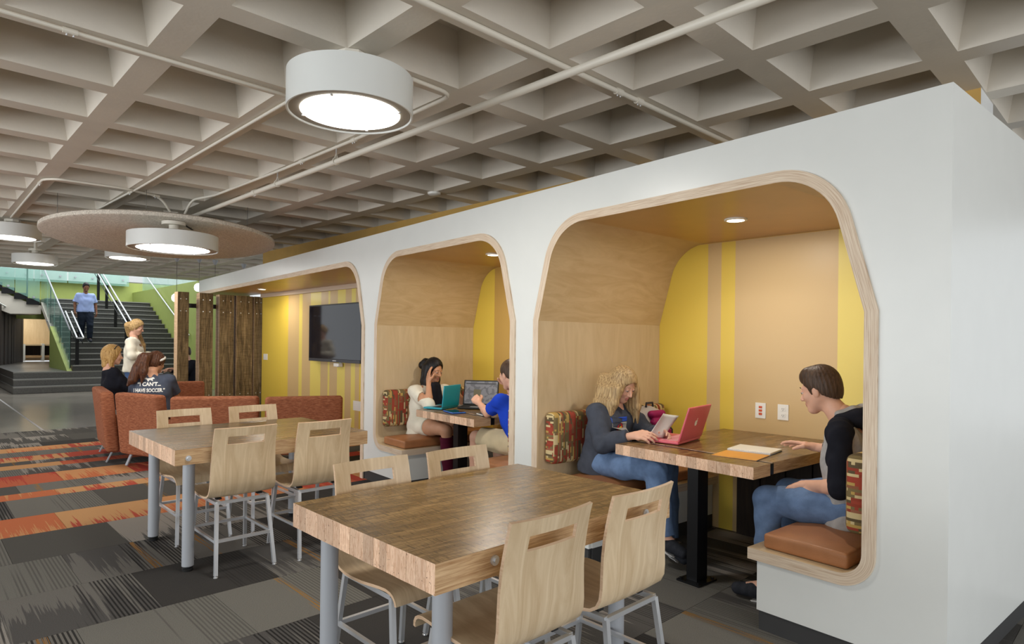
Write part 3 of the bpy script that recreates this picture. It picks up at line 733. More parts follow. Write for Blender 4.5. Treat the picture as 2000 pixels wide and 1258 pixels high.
MB(BM).box((4.37, 7.97, 1.01), (4.3945, 8.01, 1.07)).build('bracket', M['plastic'], t)
# ------------------------------------------------------------------ drum lights, pipes, acoustic disc
M['ring'] = plain('recess_shade_ring', (176, 168, 154), .6)  # grey paints the shade of the recess into the white drum's underside
CF = Matrix.Rotation(.079, 4, 'Z')
def drum(loc, dia, h, zb, ztop, label, lens=.8, power=30, plate=True):
    x, y = loc; r = dia/2
    t = thing('drum_light', label, 'light', (x, y, ztop), 'round white drum lights')
    MB().lathe([(r*lens, zb+.004), (r-.012, zb+.004), (r-.008, zb-.004), (r, zb-.004), (r, zb+h), (r-.01, zb+h+.004), (0, zb+h+.004)], (x, y, 0), 72, mis=[1, 0, 0, 0, 0, 0]).build('drum', [M['white'], M['ring']], t)
    MB().lathe([(0, zb+.0), (r*lens, zb+.0), (r*lens, zb+.006)], (x, y, 0), 64).build('lens', M['dlens'], t)
    MB().lathe([(0, zb+h+.004), (r*.42, zb+h+.004), (r*.42, zb+h+.02), (r*.12, zb+h+.03), (0, zb+h+.03)], (x, y, 0), 40).build('top_cover', M['white'], t)
    MB().lathe([(0, zb+h), (.045, zb+h), (.045, ztop-.03), (0, ztop-.03)], (x, y, 0), 20).build('stem', M['pipe'], t)
    MB().lathe([(0, ztop-.035), (.085 if plate else .11, ztop-.035), (.085 if plate else .11, ztop-.002), (0, ztop-.002)], (x, y, 0), 8 if plate else 32).build('mounting_plate', M['pipe'], t)
    for k in range(4):
        a = PI/4+k*PI/2; MB().lathe([(0, 0), (.008, 0), (.008, .006), (0, .006)], (x+(r-.06)*math.cos(a), y+(r-.06)*math.sin(a), zb-.005), 8).build('screw', M['chrome'], t)
    l = area('drum_light_glow', (x, y, zb-.01), (x, y, 0), dia*lens, dia*lens, power, (1, .96, .9), 'DISK'); return t
drum((1.425, 3.058), .635, .185, 2.54, CEI, 'largest white drum light, nearest the camera, on the waffle ceiling', .79, 22)
CW_ = Vector((1.54, 8.16, 2.52)); DR = 1.18
def disc_z(x, y):   # the disc hangs a touch lower on its far side
    d = Vector((CW_.x, CW_.y)).normalized(); return CW_.z - .058*((x-CW_.x)*d.x+(y-CW_.y)*d.y)
t = thing('acoustic_disc', 'large round grey-beige acoustic panel hung level under the ceiling over the sofas', 'panel', tuple(CW_))
mb = MB()
prof = [(0, -.028), (.5, -.028), (DR-.02, -.028), (DR, -.018), (DR, .018), (DR-.015, .03), (0, .03)]
mb.lathe(prof, tuple(CW_), 96)
mb.v = [Vector((v.x, v.y, v.z-CW_.z+disc_z(v.x, v.y))) for v in mb.v]
mb.build('felt_panel', M['felt'], t)
for a in (20, 75, 130, 190, 250, 310):
    x = CW_.x+(DR-.14)*math.cos(math.radians(a)); y = CW_.y+(DR-.14)*math.sin(math.radians(a))
    MB().tube([(x, y, disc_z(x, y)+.03), (x, y, CEI)], .0025, 5).build('hanging_wire', M['cable'], t)
MB().bar((1.50, 7.15, disc_z(1.5, 7.2)-.030), (1.66, 7.42, disc_z(1.66, 7.4)-.031), .022, .004).build('slot', M['rubber'], t)
drum((1.425, 7.15), .83, .145, 2.27, disc_z(1.42, 7.15)-.03, 'wide white drum light hanging below the round acoustic panel', .8, 16, False)
drum((.20, 10.2), .60, .16, 2.61, CEI, 'white drum light cut by the left edge of the photo', .8, 14)
drum((.51, 12.0), .57, .13, 2.47, 2.70, 'white drum light in front of the left glass balustrade, lowest on the left', .8, 14)
MB().tube([(.51, 12.0, 2.695), (.51, 12.0, CEI+.338)], .02, 10).build('stem_pipe', M['pipe'], bpy.data.objects['drum_light.003'])
drum((1.60, 11.15), .60, .14, 2.57, CEI, 'small white drum light above the stairs, behind the round acoustic panel', .8, 14)
def pipe(name, label, pts, r, coup=(), group='painted conduits and pipes on the ceiling', hang=()):
    P = [Vector(p) for p in pts]; t = thing(name, label, 'pipe', tuple(P[0]), group)
    Q = [P[0]]
    for i in range(1, len(P)-1):
        a, b, c = P[i-1], P[i], P[i+1]; rr = min(.10, (a-b).length*.45, (c-b).length*.45)
        s0 = b+(a-b).normalized()*rr; s1 = b+(c-b).normalized()*rr
        for k in range(7):
            f = k/6; Q.append(s0.lerp(b, f).lerp(b.lerp(s1, f), f))
    Q.append(P[-1]); MB().tube(Q, r, 14).build('pipe_run', M['pipe'], t)
    for p in coup:
        p = Vector(p); k = min(range(len(P)-1), key=lambda i: ((P[i]+P[i+1])/2-p).length if (P[i+1]-P[i]).length < .01 else abs((p-P[i]).cross((P[i+1]-P[i]).normalized()).length))
        d = (P[k+1]-P[k]).normalized(); c_ = P[k]+d*((p-P[k]).dot(d))
        MB().tube([c_-d*.03, c_+d*.03], r*1.35, 14).build('coupling', M['pipe'], t)
        for e in (-.014, .014): MB().tube([c_+d*e-Vector((0, 0, r)), c_+d*e-Vector((0, 0, r+.014))], .004, 8).build('screw', M['chrome'], t)
    for p in hang:
        p = Vector(p); MB().tube([p+Vector((0, 0, r+.03)), Vector((p.x, p.y, CEI+.28))], .005, 8).build('hanger_rod', M['chrome'], t)
        ring = [p+Vector((math.cos(a)*(r+.006), 0, math.sin(a)*(r+.006)+.004)) for a in [PI*2*i/16 for i in range(17)]]
        MB().tube(ring, .004, 6).build('hanger_loop', M['pipe'], t)
        MB().bar(p+Vector((-.012, 0, r)), p+Vector((0, 0, r+.045)), .01, .003).build('hanger_strap', M['pipe'], t); MB().bar(p+Vector((.012, 0, r)), p+Vector((0, 0, r+.045)), .01, .003).build('hanger_strap', M['pipe'], t)
    return t
bp = lambda s: (2.317-.0945*(s-1.267), s, 2.72)
pipe('sprinkler_pipe', 'thickest painted sprinkler pipe running diagonally over the whole ceiling to the acoustic panel', [bp(-2.0), bp(8.9)], .021, [bp(6.02)], hang=[bp(4.55), bp(5.55)])
z = 2.829
pipe('conduit', 'painted conduit crossing under the thick pipe and ending above the nearest booth', [(-1.2, 2.16, z), (4.4, 2.56, z)], .015, [(2.80, 2.47, z), (3.0, 2.48, z)])
pipe('conduit', 'thin painted conduit from the left edge to the largest drum light', [(-1.5, 3.5, z), (.28, 3.68, z), (1.40, 3.79, z), (1.30, 4.9, z), (1.09, 7.2, z)], .0105, [(.28, 3.68, z)])
pipe('conduit', 'thin painted conduit with a step that continues past the crossing', [(1.09, 7.2, z), (1.05, 7.5, z), (.70, 10.6, z)], .0105, [(1.06, 7.36, z)])
pipe('conduit', 'painted conduit looping right of the largest drum light and back along a rib', [(1.80, 3.08, z), (2.10, 3.12, z), (2.03, 4.28, z), (1.92, 5.44, z), (1.75, 6.9, z), (1.62, 7.30, z), (1.55, 7.42, 2.61)], .012, [(2.035, 4.3, z), (1.95, 5.1, z)])
pipe('conduit', 'painted conduit bending at far left and running across to the acoustic panel', [(.18, 9.9, z), (.36, 7.30, z), (.47, 7.19, z), (1.0, 7.2, z), (1.35, 7.38, z), (1.50, 7.44, 2.61)], .0115, [(1.3, 7.36, z), (.36, 7.5, z)])
t = thing('smoke_detector', 'small white round detector on the ceiling above the far booths', 'detector', (3.388, 5.347, CEI)); MB().lathe([(0, -.03), (.04, -.03), (.062, -.02), (.066, -.001), (0, -.001)], (3.388, 5.347, CEI), 32).build('detector_body', M['plastic'], t)
for i, (x, y, gz) in enumerate(((2.60, 12.75, 2.10), (2.94, 12.60, 2.30), (3.25, 12.75, 2.36), (3.84, 13.0, 2.30))):
    lb = ['white globe pendant hanging just left of the first timber post', 'white globe pendant partly behind the left end of the white beam', 'white globe pendant mostly hidden behind the white beam, cord second from the right', 'rightmost globe pendant, only its cord and mount visible above the white beam'][i]
    t = thing('globe_pendant', lb, 'light', (x, y, CEI), 'globe pendants near the stairs')
    MB().lathe([(0, -.001), (.05, -.001), (.045, -.03), (.02, -.085), (0, -.09)], (x, y, CEI), 16).build('canopy', M['alu'], t)
    MB().tube([(x, y, CEI-.08), (x, y, gz+.08)], .004, 6).build('cord', M['cable'], t)
    MB().tube([(x, y, CEI-.01), (x, y, CEI+.338)], .012, 8).build('ceiling_rod', M['pipe'], t)
    MB().lathe([(0, -.075), (.05, -.07), (.078, -.04), (.085, 0), (.078, .04), (.05, .07), (.02, .08), (0, .08)], (x, y, gz), 28).build('globe', M['globe'], t)
# ------------------------------------------------------------------ sofas
def sofa_section(a, b, zt, depth, label, side=1, group='rust upholstered sofa sections', sit=True, name='sofa_section', legs=True, lean=.07, z0=.12):
    # a->b: the back's outer foot line (building coords w,u); seat lies on the left of a->b when side=1
    A, B_ = W(*a), W(*b); d = (B_-A).normalized(); n = Vector((-d.y, d.x, 0))*side; L = (B_-A).length
    t = thing(name, label, 'sofa', tuple((A+B_)/2), group)
    fr = Matrix(((d.x, n.x, 0, A.x), (d.y, n.y, 0, A.y), (0, 0, 1, 0), (0, 0, 0, 1)))
    mb = MB(fr); mb.rbox((L/2, .065, (z0+zt)/2), (L-.012, .13, zt-z0), .035, 0, 4)
    inv = fr.inverted()
    mb.v = [fr @ Vector(((inv@v).x, (inv@v).y - lean*max(0, ((inv@v).z-z0)/(zt-z0)), (inv@v).z)) for v in mb.v]
    mb.build('backrest', M['sofa'], t)
    if sit: MB(fr).rbox((L/2, .15+depth/2, .30), (L-.014, depth, .26), .04, 0, 3, .015).build('seat', M['sofa'], t)
    if legs:
        for x in (.12, L-.12):
            for y in (.03, depth): MB(fr).bar((x, y+.05, z0+.03), (x-.0, y-.02, 0.002), .035, .012).build('leg', M['alu'], t)
    return t
sofa_section((1.69, 8.95), (1.58, 7.93), .78, .55, 'rust sofa section seen end on, at the left with the blond woman against it', 1)
sofa_section((1.67, 7.82), (1.91, 7.16), .78, .55, 'rust sofa section behind the left pale chair, back turned to the camera', 1)
sofa_section((1.98, 7.12), (2.72, 6.68), .765, .55, 'middle rust sofa section with its back to the camera, behind the far table', 1)
sofa_section((2.76, 6.65), (3.50, 6.32), .755, .55, 'right rust sofa section with its back to the camera, reaching the striped wall bay', 1)
sofa_section((3.10, 9.55), (2.38, 9.70), .76, .5, 'rust sofa section facing the camera beyond the seated girls', 1)
sofa_section((3.55, 11.9), (2.75, 12.0), .66, .45, 'farthest rust sofa back, low behind the timber posts', 1)
# ------------------------------------------------------------------ timber screen
scr = [(3.085, .165, 'first timber post from the left, standing clear of the white beam'), (3.41, .205, 'second timber post from the left, under the end of the white beam'), (3.715, .235, 'third timber post from the left'),
       (3.99, .265, 'widest timber post, fourth from the left'), (4.285, .145, 'timber post against the yellow wall')]
for i, (w, wd_, lb) in enumerate(scr):
    t = thing('timber_post', lb, 'post', W(w+wd_/2, 10.85, 0), 'rough timber posts of the screen')
    MB(BM).box((w, 10.78, .002), (w+wd_, 10.95, 2.09 if i > 1 else 2.10), mis=[0, 0, 0, 0, 0, 1]).build('timber', [M['plank'], M['plyedge']], t)
    for z in (1.99, 1.80, .45):
        for dx in ((.25, .75) if wd_ > .12 else (.5,)):
            MB(BM).lathe([(0, 0), (.008, 0), (.008, .006), (0, .006)], (0, 0, 0), 8)
            MB(BM).tube([(w+wd_*dx, 10.778, z), (w+wd_*dx, 10.772, z)], .009, 8).build('bolt_head', M['chrome'], t)
t = thing('crossbar', 'black steel bar linking the timber posts near their tops', 'bar', W(3.7, 10.97, 1.9)); MB(BM).box((3.10, 10.951, 1.86), (4.39, 10.965, 1.93)).build('bar', M['black'], t)
for w in (3.972, 4.268):
    t = thing('steel_upright', 'slim grey steel upright between the timber posts, %s' % ('left of the widest post' if w < 4 else 'right of the widest post'), 'post', W(w, 10.9, 0)); MB(BM).box((w-.014, 10.84, .002), (w+.012, 10.94, 2.09)).build('channel', M['steel'], t)
# ------------------------------------------------------------------ stairs and atrium
def zs0(u): return .49+(u-19.5)/.335*.147
R_ = .147; NR = 14; U0 = 19.5; G = .335; ZP = .49
st = thing('staircase', 'wide dark terrazzo staircase rising to the upper floor', 'stairs', W(4.5, U0, ZP))
for k in range(NR):
    u = U0+k*G; z1 = ZP+(k+1)*R_
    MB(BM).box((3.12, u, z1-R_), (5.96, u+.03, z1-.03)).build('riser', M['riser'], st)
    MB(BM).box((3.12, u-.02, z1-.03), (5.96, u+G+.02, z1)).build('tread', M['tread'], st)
    MB(BM).box((3.12, u-.024, z1-.022), (5.96, u+.02, z1+.001)).build('nosing', M['nosing'], st)
b = MB(BM); b.prism([(U0, ZP), (22.25, ZP), (22.25, ZP+(22.25-U0)/G*R_-.03)], [], lambda a, c, t: (t, a, c), 3.0, 3.11)
b.build('stringer_wall', M['green'], st)
MB(BM).box((3.12, U0+NR*G+.02, ZP+NR*R_-.12), (5.96, 26.2, ZP+NR*R_)).build('landing', M['tread'], st)
pf = thing('stair_platform', 'dark stone platform with three low steps below the staircase', 'platform', W(4, 19.3, 0))
for k in range(3):
    MB(BM).box((1.86+k*.03, 18.88+k*.31, k*.1633+.0), (8.0, 27.5, (k+1)*.1633)).build('step', M['tread'], pf)
    MB(BM).box((1.855+k*.03, 18.872+k*.31, (k+1)*.1633-.03), (8.0, 18.90+k*.31, (k+1)*.1633+.001)).build('nosing', M['nosing'], pf)
g = MB(BM).box((5.98, 15.9, 0), (6.2, 27, 3.0)).build('wall_right', M['green']); struct(g)
g = MB(BM).box((-1.0, 26.2, ZP+NR*R_-.6), (8.5, 26.4, 3.35)).build('wall_far', M['green']); struct(g)
ug = thing('upper_floor_edge', 'pale upper floor edge band with glass guard above the stair landing', 'balcony', W(4, 26, 3.3))
MB(BM).box((-1, 26.0, 3.28), (5.75, 26.19, 3.58)).build('fascia', M['whitewall'], ug)
for k in range(7):
    w = -.6+k*.92; MB(BM).box((w, 25.96, 3.2), (w+.89, 25.975, 4.35)).build('glass_pane', M['glasspanel'], ug)
    for d in (.2, .7):
        MB(BM).tube([(w+d, 25.96, 3.42), (w+d, 25.94, 3.42)], .03, 12).build('glass_clamp', M['alu'], ug)
rb = MB(BM).box((-2, 29.5, 3.4), (9, 29.7, 7.5)).build('wall_upper', M['whitewall']); struct(rb)
us = MB(BM).box((-2, 26.4, 3.3), (9, 29.5, 3.4)).build('upper_floor', M['tread']); struct(us)
winm = glow('window_daylight', (214, 228, 244), 1.1)
for i, (w0, w1, m_) in enumerate(((-1.5, .9, 'w'), (1.2, 2.3, 'd'), (2.5, 3.2, 'w'), (3.3, 4.6, 'd'), (4.8, 5.2, 'w'), (5.4, 6.4, 'd'))):
    o = MB(BM).box((w0, 29.44, 3.5), (w1, 29.5, 5.2)).build('window_%d' % (i+1), winm if m_ == 'w' else plain('dark_room', (52, 56, 60), .3)); struct(o)
# side glass on top of the right green wall
t = thing('side_glass_guard', 'pale green glass guard on top of the green wall right of the stairs', 'balustrade', W(6.1, 20, 3.0))
for k in range(6): MB(BM).box((6.05, 16.2+k*1.5, 3.0), (6.065, 17.66+k*1.5, 4.2)).build('glass_pane', M['glasspanel'], t)
MB(BM).prism([(22.2, zs0(22.2)-.16), (24.3, zs0(24.3)-.16), (24.3, zs0(24.3)-.34), (22.2, zs0(22.2)-.34)], [], lambda p, q, t: (t, p, q), 3.05, 5.9).build('soffit_slab', M['concrete_paint'], st)
area('niche_downlight', tuple(W(3.0, 27.6, 2.4)), tuple(W(3.0, 27.8, 0)), .5, .5, 30, (1, .92, .8))
# rails
def zs(u): return ZP + (u-U0)/G*R_
def rail(w, u0, u1, label, dz=(.92, .74), post=True, dark=True, posts=(), name='handrail'):
    t = thing(name, label, 'handrail', W(w, u0, zs(u0)))
    for sx in (-.07, .07) if post else (0,):
        MB(BM).tube([(w+sx, u0, zs(u0)+dz[0]), (w+sx, u1, zs(u1)+dz[0])], .021, 10).build('rail_tube', M['chrome'], t)
    for sx in (-.07, .07) if post else ():
        MB(BM).tube([(w+sx, u0+.1, zs(u0+.1)+dz[1]), (w+sx, u1, zs(u1)+dz[1])], .011, 8).build('lower_tube', M['black'], t)
    if post: MB(BM).bar((w-.07, u0, zs(u0)+dz[0]), (w+.07, u0, zs(u0)+dz[0]), .04, .04).build('end_bar', M['chrome'], t)
    for u in posts: MB(BM).box((w-.04, u-.01, zs(u)-.1), (w+.04, u+.01, zs(u)+dz[0]-.02)).build('post', M['black'], t)
    return t
rail(4.58, 19.9, 24.6, 'double stainless handrail on dark posts up the middle of the stairs', posts=(20.7, 22.0, 23.2, 24.4))
rail(5.92, 19.6, 25.0, 'single stainless handrail on the green wall right of the stairs', post=False)
rail(3.25, 19.35, 21.0, 'short double stainless handrail at the foot of the left glass balustrade', posts=(19.75,))
gb = thing('glass_balustrade', 'green-tinted glass balustrade with dark posts down the left of the stairs', 'balustrade', W(3.05, 21.5, 1))
n = 4
for k in range(n):
    a = 19.6+(24.4-19.6)*k/n; b_ = 19.6+(24.4-19.6)*(k+1)/n-.03
    MB(BM).prism([(a, zs(a)-.35), (b_, zs(b_)-.35), (b_, zs(b_)+1.0), (a, zs(a)+1.0)], [], lambda p, q, t: (t, p, q), 3.06, 3.075).build('glass_pane', M['glasspanel'], gb)
for u in (19.7, 21.2, 22.8): MB(BM).box((3.08, u-.03, zs(u)-.45), (3.10, u+.03, zs(u)+1.02)).build('post', M['black'], gb)
for u in (20.3, 21.6, 23.0):
    MB(BM).tube([(3.06, u, zs(u)-.2), (3.03, u, zs(u)-.2)], .03, 12).build('glass_clamp', M['alu'], gb)
MB(BM).tube([(3.07, 19.6, zs(19.6)+1.01), (3.07, 24.5, zs(24.5)+1.01)], .02, 8).build('top_cap', M['alu'], gb)
# upper flight going up to the left from the landing
uf = thing('upper_flight', 'second flight rising to the left from the landing, seen from below', 'stairs', W(1.5, 25, 3))
ZL = ZP+NR*R_
for k in range(9):
    w1 = 3.0-k*.30; z = ZL+.0+k*.15
    MB(BM).box((w1-.32, 24.25, z-.06), (w1, 26.0, z+.0)).build('tread', M['tread'], uf); MB(BM).box((w1-.02, 24.25, z-.21), (w1, 26.0, z-.06)).build('riser', M['black'], uf)
    MB(BM).box((w1-.32, 24.22, z-.20), (w1, 24.25, z-.02)).build('side_plate', M['black'], uf)
MB(BM).prism([(3.05, ZL-.22), (3.05, ZL-.48), (2.3, ZL-.50), (-1.2, ZL+1.05), (-1.2, ZL+1.7), (3.0-.32, ZL-.12)], [], lambda p, q, t: (p, t, q), 24.28, 26.0).build('soffit_slab', M['concrete_paint'], uf)
gq = thing('upper_flight_glass', 'glass guard with dark posts along the upper left flight', 'balustrade', W(1.5, 24.2, 3.2))
for k in range(5):
    a = 3.0-k*.62; f = lambda w: ZL+(3.0-w)/.30*.15
    MB(BM).prism([(a, f(a)-.12), (a-.6, f(a-.6)-.12), (a-.6, f(a-.6)+1.0), (a, f(a)+1.0)], [], lambda p, q, t: (p, t, q), 24.17, 24.185).build('glass_pane', M['glasspanel'], gq)
    MB(BM).tube([(a-.15, 24.17, f(a-.15)-.05), (a-.15, 24.14, f(a-.15)-.05)], .035, 10).build('glass_clamp', M['alu'], gq)
    if k % 2 == 0: MB(BM).box((a-.33, 24.19, f(a)-.1), (a-.29, 24.22, f(a)+1.05)).build('post', M['black'], gq)
# left dark plank wall, niche behind
p0 = W(2.0, 24.0); p1 = W(2.94, 27.3)
d = (p1-p0).normalized(); nn = Vector((d.y, -d.x, 0))
pa = p0-d*6; wl_ = thing('plank_wall', 'dark board wall at the left edge beside the stair platform', 'wall', tuple((p0+p1)/2), None)
Lw = (p1-pa).length; k = 0; x = 0
while x < Lw:
    a = pa+d*x; b_ = pa+d*min(x+.235, Lw); mb = MB(); e = random.uniform(0, .02)
    mb.prism([(a.x, a.y), (b_.x, b_.y), (b_.x-nn.x*(.1), b_.y-nn.y*.1), (a.x-nn.x*.1, a.y-nn.y*.1)], [], lambda p, q, t: (p+nn.x*e, q+nn.y*e, t), .002, 2.36)
    mb.build('board', M['darkplank'], wl_); x += .24
nb = MB(BM).box((2.4, 28.6, ZP), (5.5, 28.8, 2.6)).build('wall_niche', M['birchv']); struct(nb)
nf = thing('niche_counter', 'low birch counter with white uprights in the niche left of the stairs', 'shelf', W(3.2, 28.3, ZP))
MB(BM).box((2.6, 28.0, ZP+.55), (5.0, 28.58, ZP+.60)).build('shelf', M['birchv'], nf); MB(BM).box((2.6, 28.0, ZP+.12), (5.0, 28.58, ZP+.2)).build('shelf', M['side'], nf)
MB(BM).box((2.6, 28.45, ZP+.2), (5.0, 28.58, ZP+.55)).build('back', M['darkplank'], nf)
for w in (3.0, 3.55, 3.9): MB(BM).box((w, 27.98, ZP), (w+(.08 if w < 3.8 else .5), 28.3, ZP+(.62 if w > 3.2 else .6))).build('upright', M['white'], nf)

t = thing('handrail', 'thin pale handrail on the dark board wall at the far left', 'handrail', W(1.6, 22.3, 2.2))
q0 = p1-d*.4+nn*.10; q1 = p1-d*4.2+nn*.10
MB().tube([(q0.x, q0.y, 2.02), (q1.x, q1.y, 2.36)], .022, 8).build('rail_tube', M['plastic'], t)
for f in (.1, .5, .9):
    m_ = q0.lerp(q1, f); z_ = 2.02+.34*f; MB().bar((m_.x, m_.y, z_), (m_.x-nn.x*.1, m_.y-nn.y*.1, z_-.05), .015, .015).build('bracket', M['plastic'], t)
# ------------------------------------------------------------------ figures: smooth distance fields turned into meshes
class SDF:
    def __init__(s): s.p = []
    def cone(s, a, b, r1, r2=None, k=.03): s.p.append(('c', np.array(a, float), np.array(b, float), r1, r1 if r2 is None else r2, k)); return s
    def chain(s, pts, rs, k=.02):
        for i in range(len(pts)-1): s.cone(pts[i], pts[i+1], rs[i], rs[i+1], k)
        return s
    def ell(s, c, R, rad, k=.02): s.p.append(('e', np.array(c, float), np.array(R, float), np.array(rad, float), None, k)); return s
    def sub(s, c, r, k=.01): s.p.append(('s', np.array(c, float), r, None, None, k)); return s
    def cut(s, c, n, rad): s.p.append(('k', np.array(c, float), np.array(n, float)/np.linalg.norm(n), rad, None, 0)); return s
    def fn(s, f): s.p.append(('f', f, None, None, None, 0)); return s
    def bounds(s):
        lo = np.full(3, 1e9); hi = -lo
        for q in s.p:
            if q[0] == 'c':
                r = max(q[3], q[4]); lo = np.minimum(lo, np.minimum(q[1], q[2])-r); hi = np.maximum(hi, np.maximum(q[1], q[2])+r)
            elif q[0] == 'e': r = max(q[3]); lo = np.minimum(lo, q[1]-r); hi = np.maximum(hi, q[1]+r)
        return lo-.02, hi+.02
    def mesh(s, h):
        lo, hi = s.bounds(); n = np.ceil((hi-lo)/h).astype(int)+2
        ax = [lo[i]+h*np.arange(n[i]) for i in range(3)]; F = np.full(n, .15, np.float32)
        def sl(a, b):
            i0 = np.clip(np.floor((a-lo)/h).astype(int), 0, n-1); i1 = np.clip(np.ceil((b-lo)/h).astype(int)+1, 1, n)
            return tuple(slice(i0[i], i1[i]) for i in range(3))
        def grid(S_): return np.meshgrid(ax[0][S_[0]], ax[1][S_[1]], ax[2][S_[2]], indexing='ij', sparse=True)
        for q in s.p:
            m = .045
            if q[0] == 'c':
                a, b, r1, r2, k = q[1:]; r = max(r1, r2)+m; S_ = sl(np.minimum(a, b)-r, np.maximum(a, b)+r); X, Y, Z = grid(S_); ab = b-a; L = max(ab@ab, 1e-12)
                t = np.clip(((X-a[0])*ab[0]+(Y-a[1])*ab[1]+(Z-a[2])*ab[2])/L, 0, 1)
                d = np.sqrt((X-a[0]-t*ab[0])**2+(Y-a[1]-t*ab[1])**2+(Z-a[2]-t*ab[2])**2)-(r1+(r2-r1)*t)
            elif q[0] == 'e':
                c, R, rad, _, k = q[1:]; r = max(rad)+m; S_ = sl(c-r, c+r); X, Y, Z = grid(S_); X = X-c[0]; Y = Y-c[1]; Z = Z-c[2]
                u = [(X*R[i][0]+Y*R[i][1]+Z*R[i][2]) for i in range(3)]
                k0 = np.sqrt(sum((u[i]/rad[i])**2 for i in range(3))); k1 = np.sqrt(sum((u[i]/rad[i]**2)**2 for i in range(3))); d = k0*(k0-1)/np.maximum(k1, 1e-6)
            elif q[0] == 's':
                c, r, _, _, k = q[1:]; S_ = sl(c-r-.03, c+r+.03); X, Y, Z = grid(S_); d = r-np.sqrt((X-c[0])**2+(Y-c[1])**2+(Z-c[2])**2); f = F[S_]
                hh = np.maximum(k-np.abs(f-d), 0)/k; F[S_] = np.maximum(f, d)+hh*hh*k/4; continue
            elif q[0] == 'k':
                c, nn, rad = q[1:4]; S_ = sl(c-rad, c+rad); X, Y, Z = grid(S_); d = (X-c[0])*nn[0]+(Y-c[1])*nn[1]+(Z-c[2])*nn[2]
                inside = ((X-c[0])**2+(Y-c[1])**2+(Z-c[2])**2) < rad*rad; f = F[S_]; F[S_] = np.where(inside, np.maximum(f, d), f); continue
            else:
                X, Y, Z = np.meshgrid(*ax, indexing='ij', sparse=True); F = q[1](X, Y, Z, F).astype(np.float32); continue
            f = F[S_]; hh = np.maximum(k-np.abs(f-d), 0)/k; F[S_] = np.minimum(f, d)-hh*hh*k/4
        F[0] = F[-1] = .1; F[:, 0] = F[:, -1] = .1; F[:, :, 0] = F[:, :, -1] = .1
        return nets(F, lo, h)
def nets(F, lo, h):
    I = F < 0; A = lambda a, i, j, k: a[i:a.shape[0]-1+i, j:a.shape[1]-1+j, k:a.shape[2]-1+k]
    cnt = sum(A(I, i, j, k).astype(np.int8) for i in (0, 1) for j in (0, 1) for k in (0, 1)); act = (cnt > 0) & (cnt < 8)
    idx = np.argwhere(act); ids = np.full(act.shape, -1, np.int64); ids[act] = np.arange(len(idx))
    P = np.zeros((len(idx), 3)); N = np.zeros(len(idx)); cor = [(i, j, k) for i in (0, 1) for j in (0, 1) for k in (0, 1)]
    V = {c: F[idx[:, 0]+c[0], idx[:, 1]+c[1], idx[:, 2]+c[2]] for c in cor}
    for a in cor:
        for ax in range(3):
            if a[ax] == 0:
                b = list(a); b[ax] = 1; b = tuple(b); m = (V[a] < 0) != (V[b] < 0); t = np.where(m, V[a]/np.where(m, V[a]-V[b], 1), 0)
                q = np.tile(np.array(a, float), (len(idx), 1)); q[:, ax] = t; P += q*m[:, None]; N += m
    P = (P/N[:, None]+idx)*h+lo; fs = []
    for ax in range(3):
        o1, o2 = [(1, 2), (2, 0), (0, 1)][ax]; s0 = [slice(1, None)]*3; s0 = [slice(0, F.shape[i]-(1 if i == ax else 0)) for i in range(3)]
        d = [0, 0, 0]; d[ax] = 1
        B0 = I[tuple(slice(0, F.shape[i]-d[i]) for i in range(3))]; B1 = I[tuple(slice(d[i], F.shape[i]) for i in range(3))]
        e = np.argwhere(B0 != B1); e = e[(e[:, o1] > 0) & (e[:, o2] > 0) & (e[:, o1] < F.shape[o1]-1) & (e[:, o2] < F.shape[o2]-1)]
        def g(x, y): c = e.copy(); c[:, o1] -= x; c[:, o2] -= y; return ids[c[:, 0], c[:, 1], c[:, 2]]
        q = np.stack([g(1, 1), g(0, 1), g(0, 0), g(1, 0)], 1); fl_ = ~B0[e[:, 0], e[:, 1], e[:, 2]]; q[fl_] = q[fl_][:, ::-1]; fs.append(q)
    return P, np.concatenate(fs)
def sobj(name, parts, mats, parent, mfn=None):
    off = np.array(parent['_wl'])
    Vs, Fs, n = [], [], 0
    for P, F in parts: Vs.append(P); Fs.append(F+n); n += len(P)
    P = np.concatenate(Vs)-off; F = np.concatenate(Fs)
    me = bpy.data.meshes.new(name); me.from_pydata(P.tolist(), [], F.tolist())
    for m in (mats if isinstance(mats, (list, tuple)) else [mats]): me.materials.append(m)
    me.polygons.foreach_set('use_smooth', [True]*len(me.polygons))
    if mfn is not None:
        c = (P+off)[F].mean(1); me.polygons.foreach_set('material_index', mfn(c).astype(int).tolist())
    me.update(); o = bpy.data.objects.new(name, me); COL.objects.link(o); o.parent = parent; o['_wl'] = parent['_wl']; return o
V = lambda *a: np.array(a, float)
nz = lambda v: v/np.linalg.norm(v)
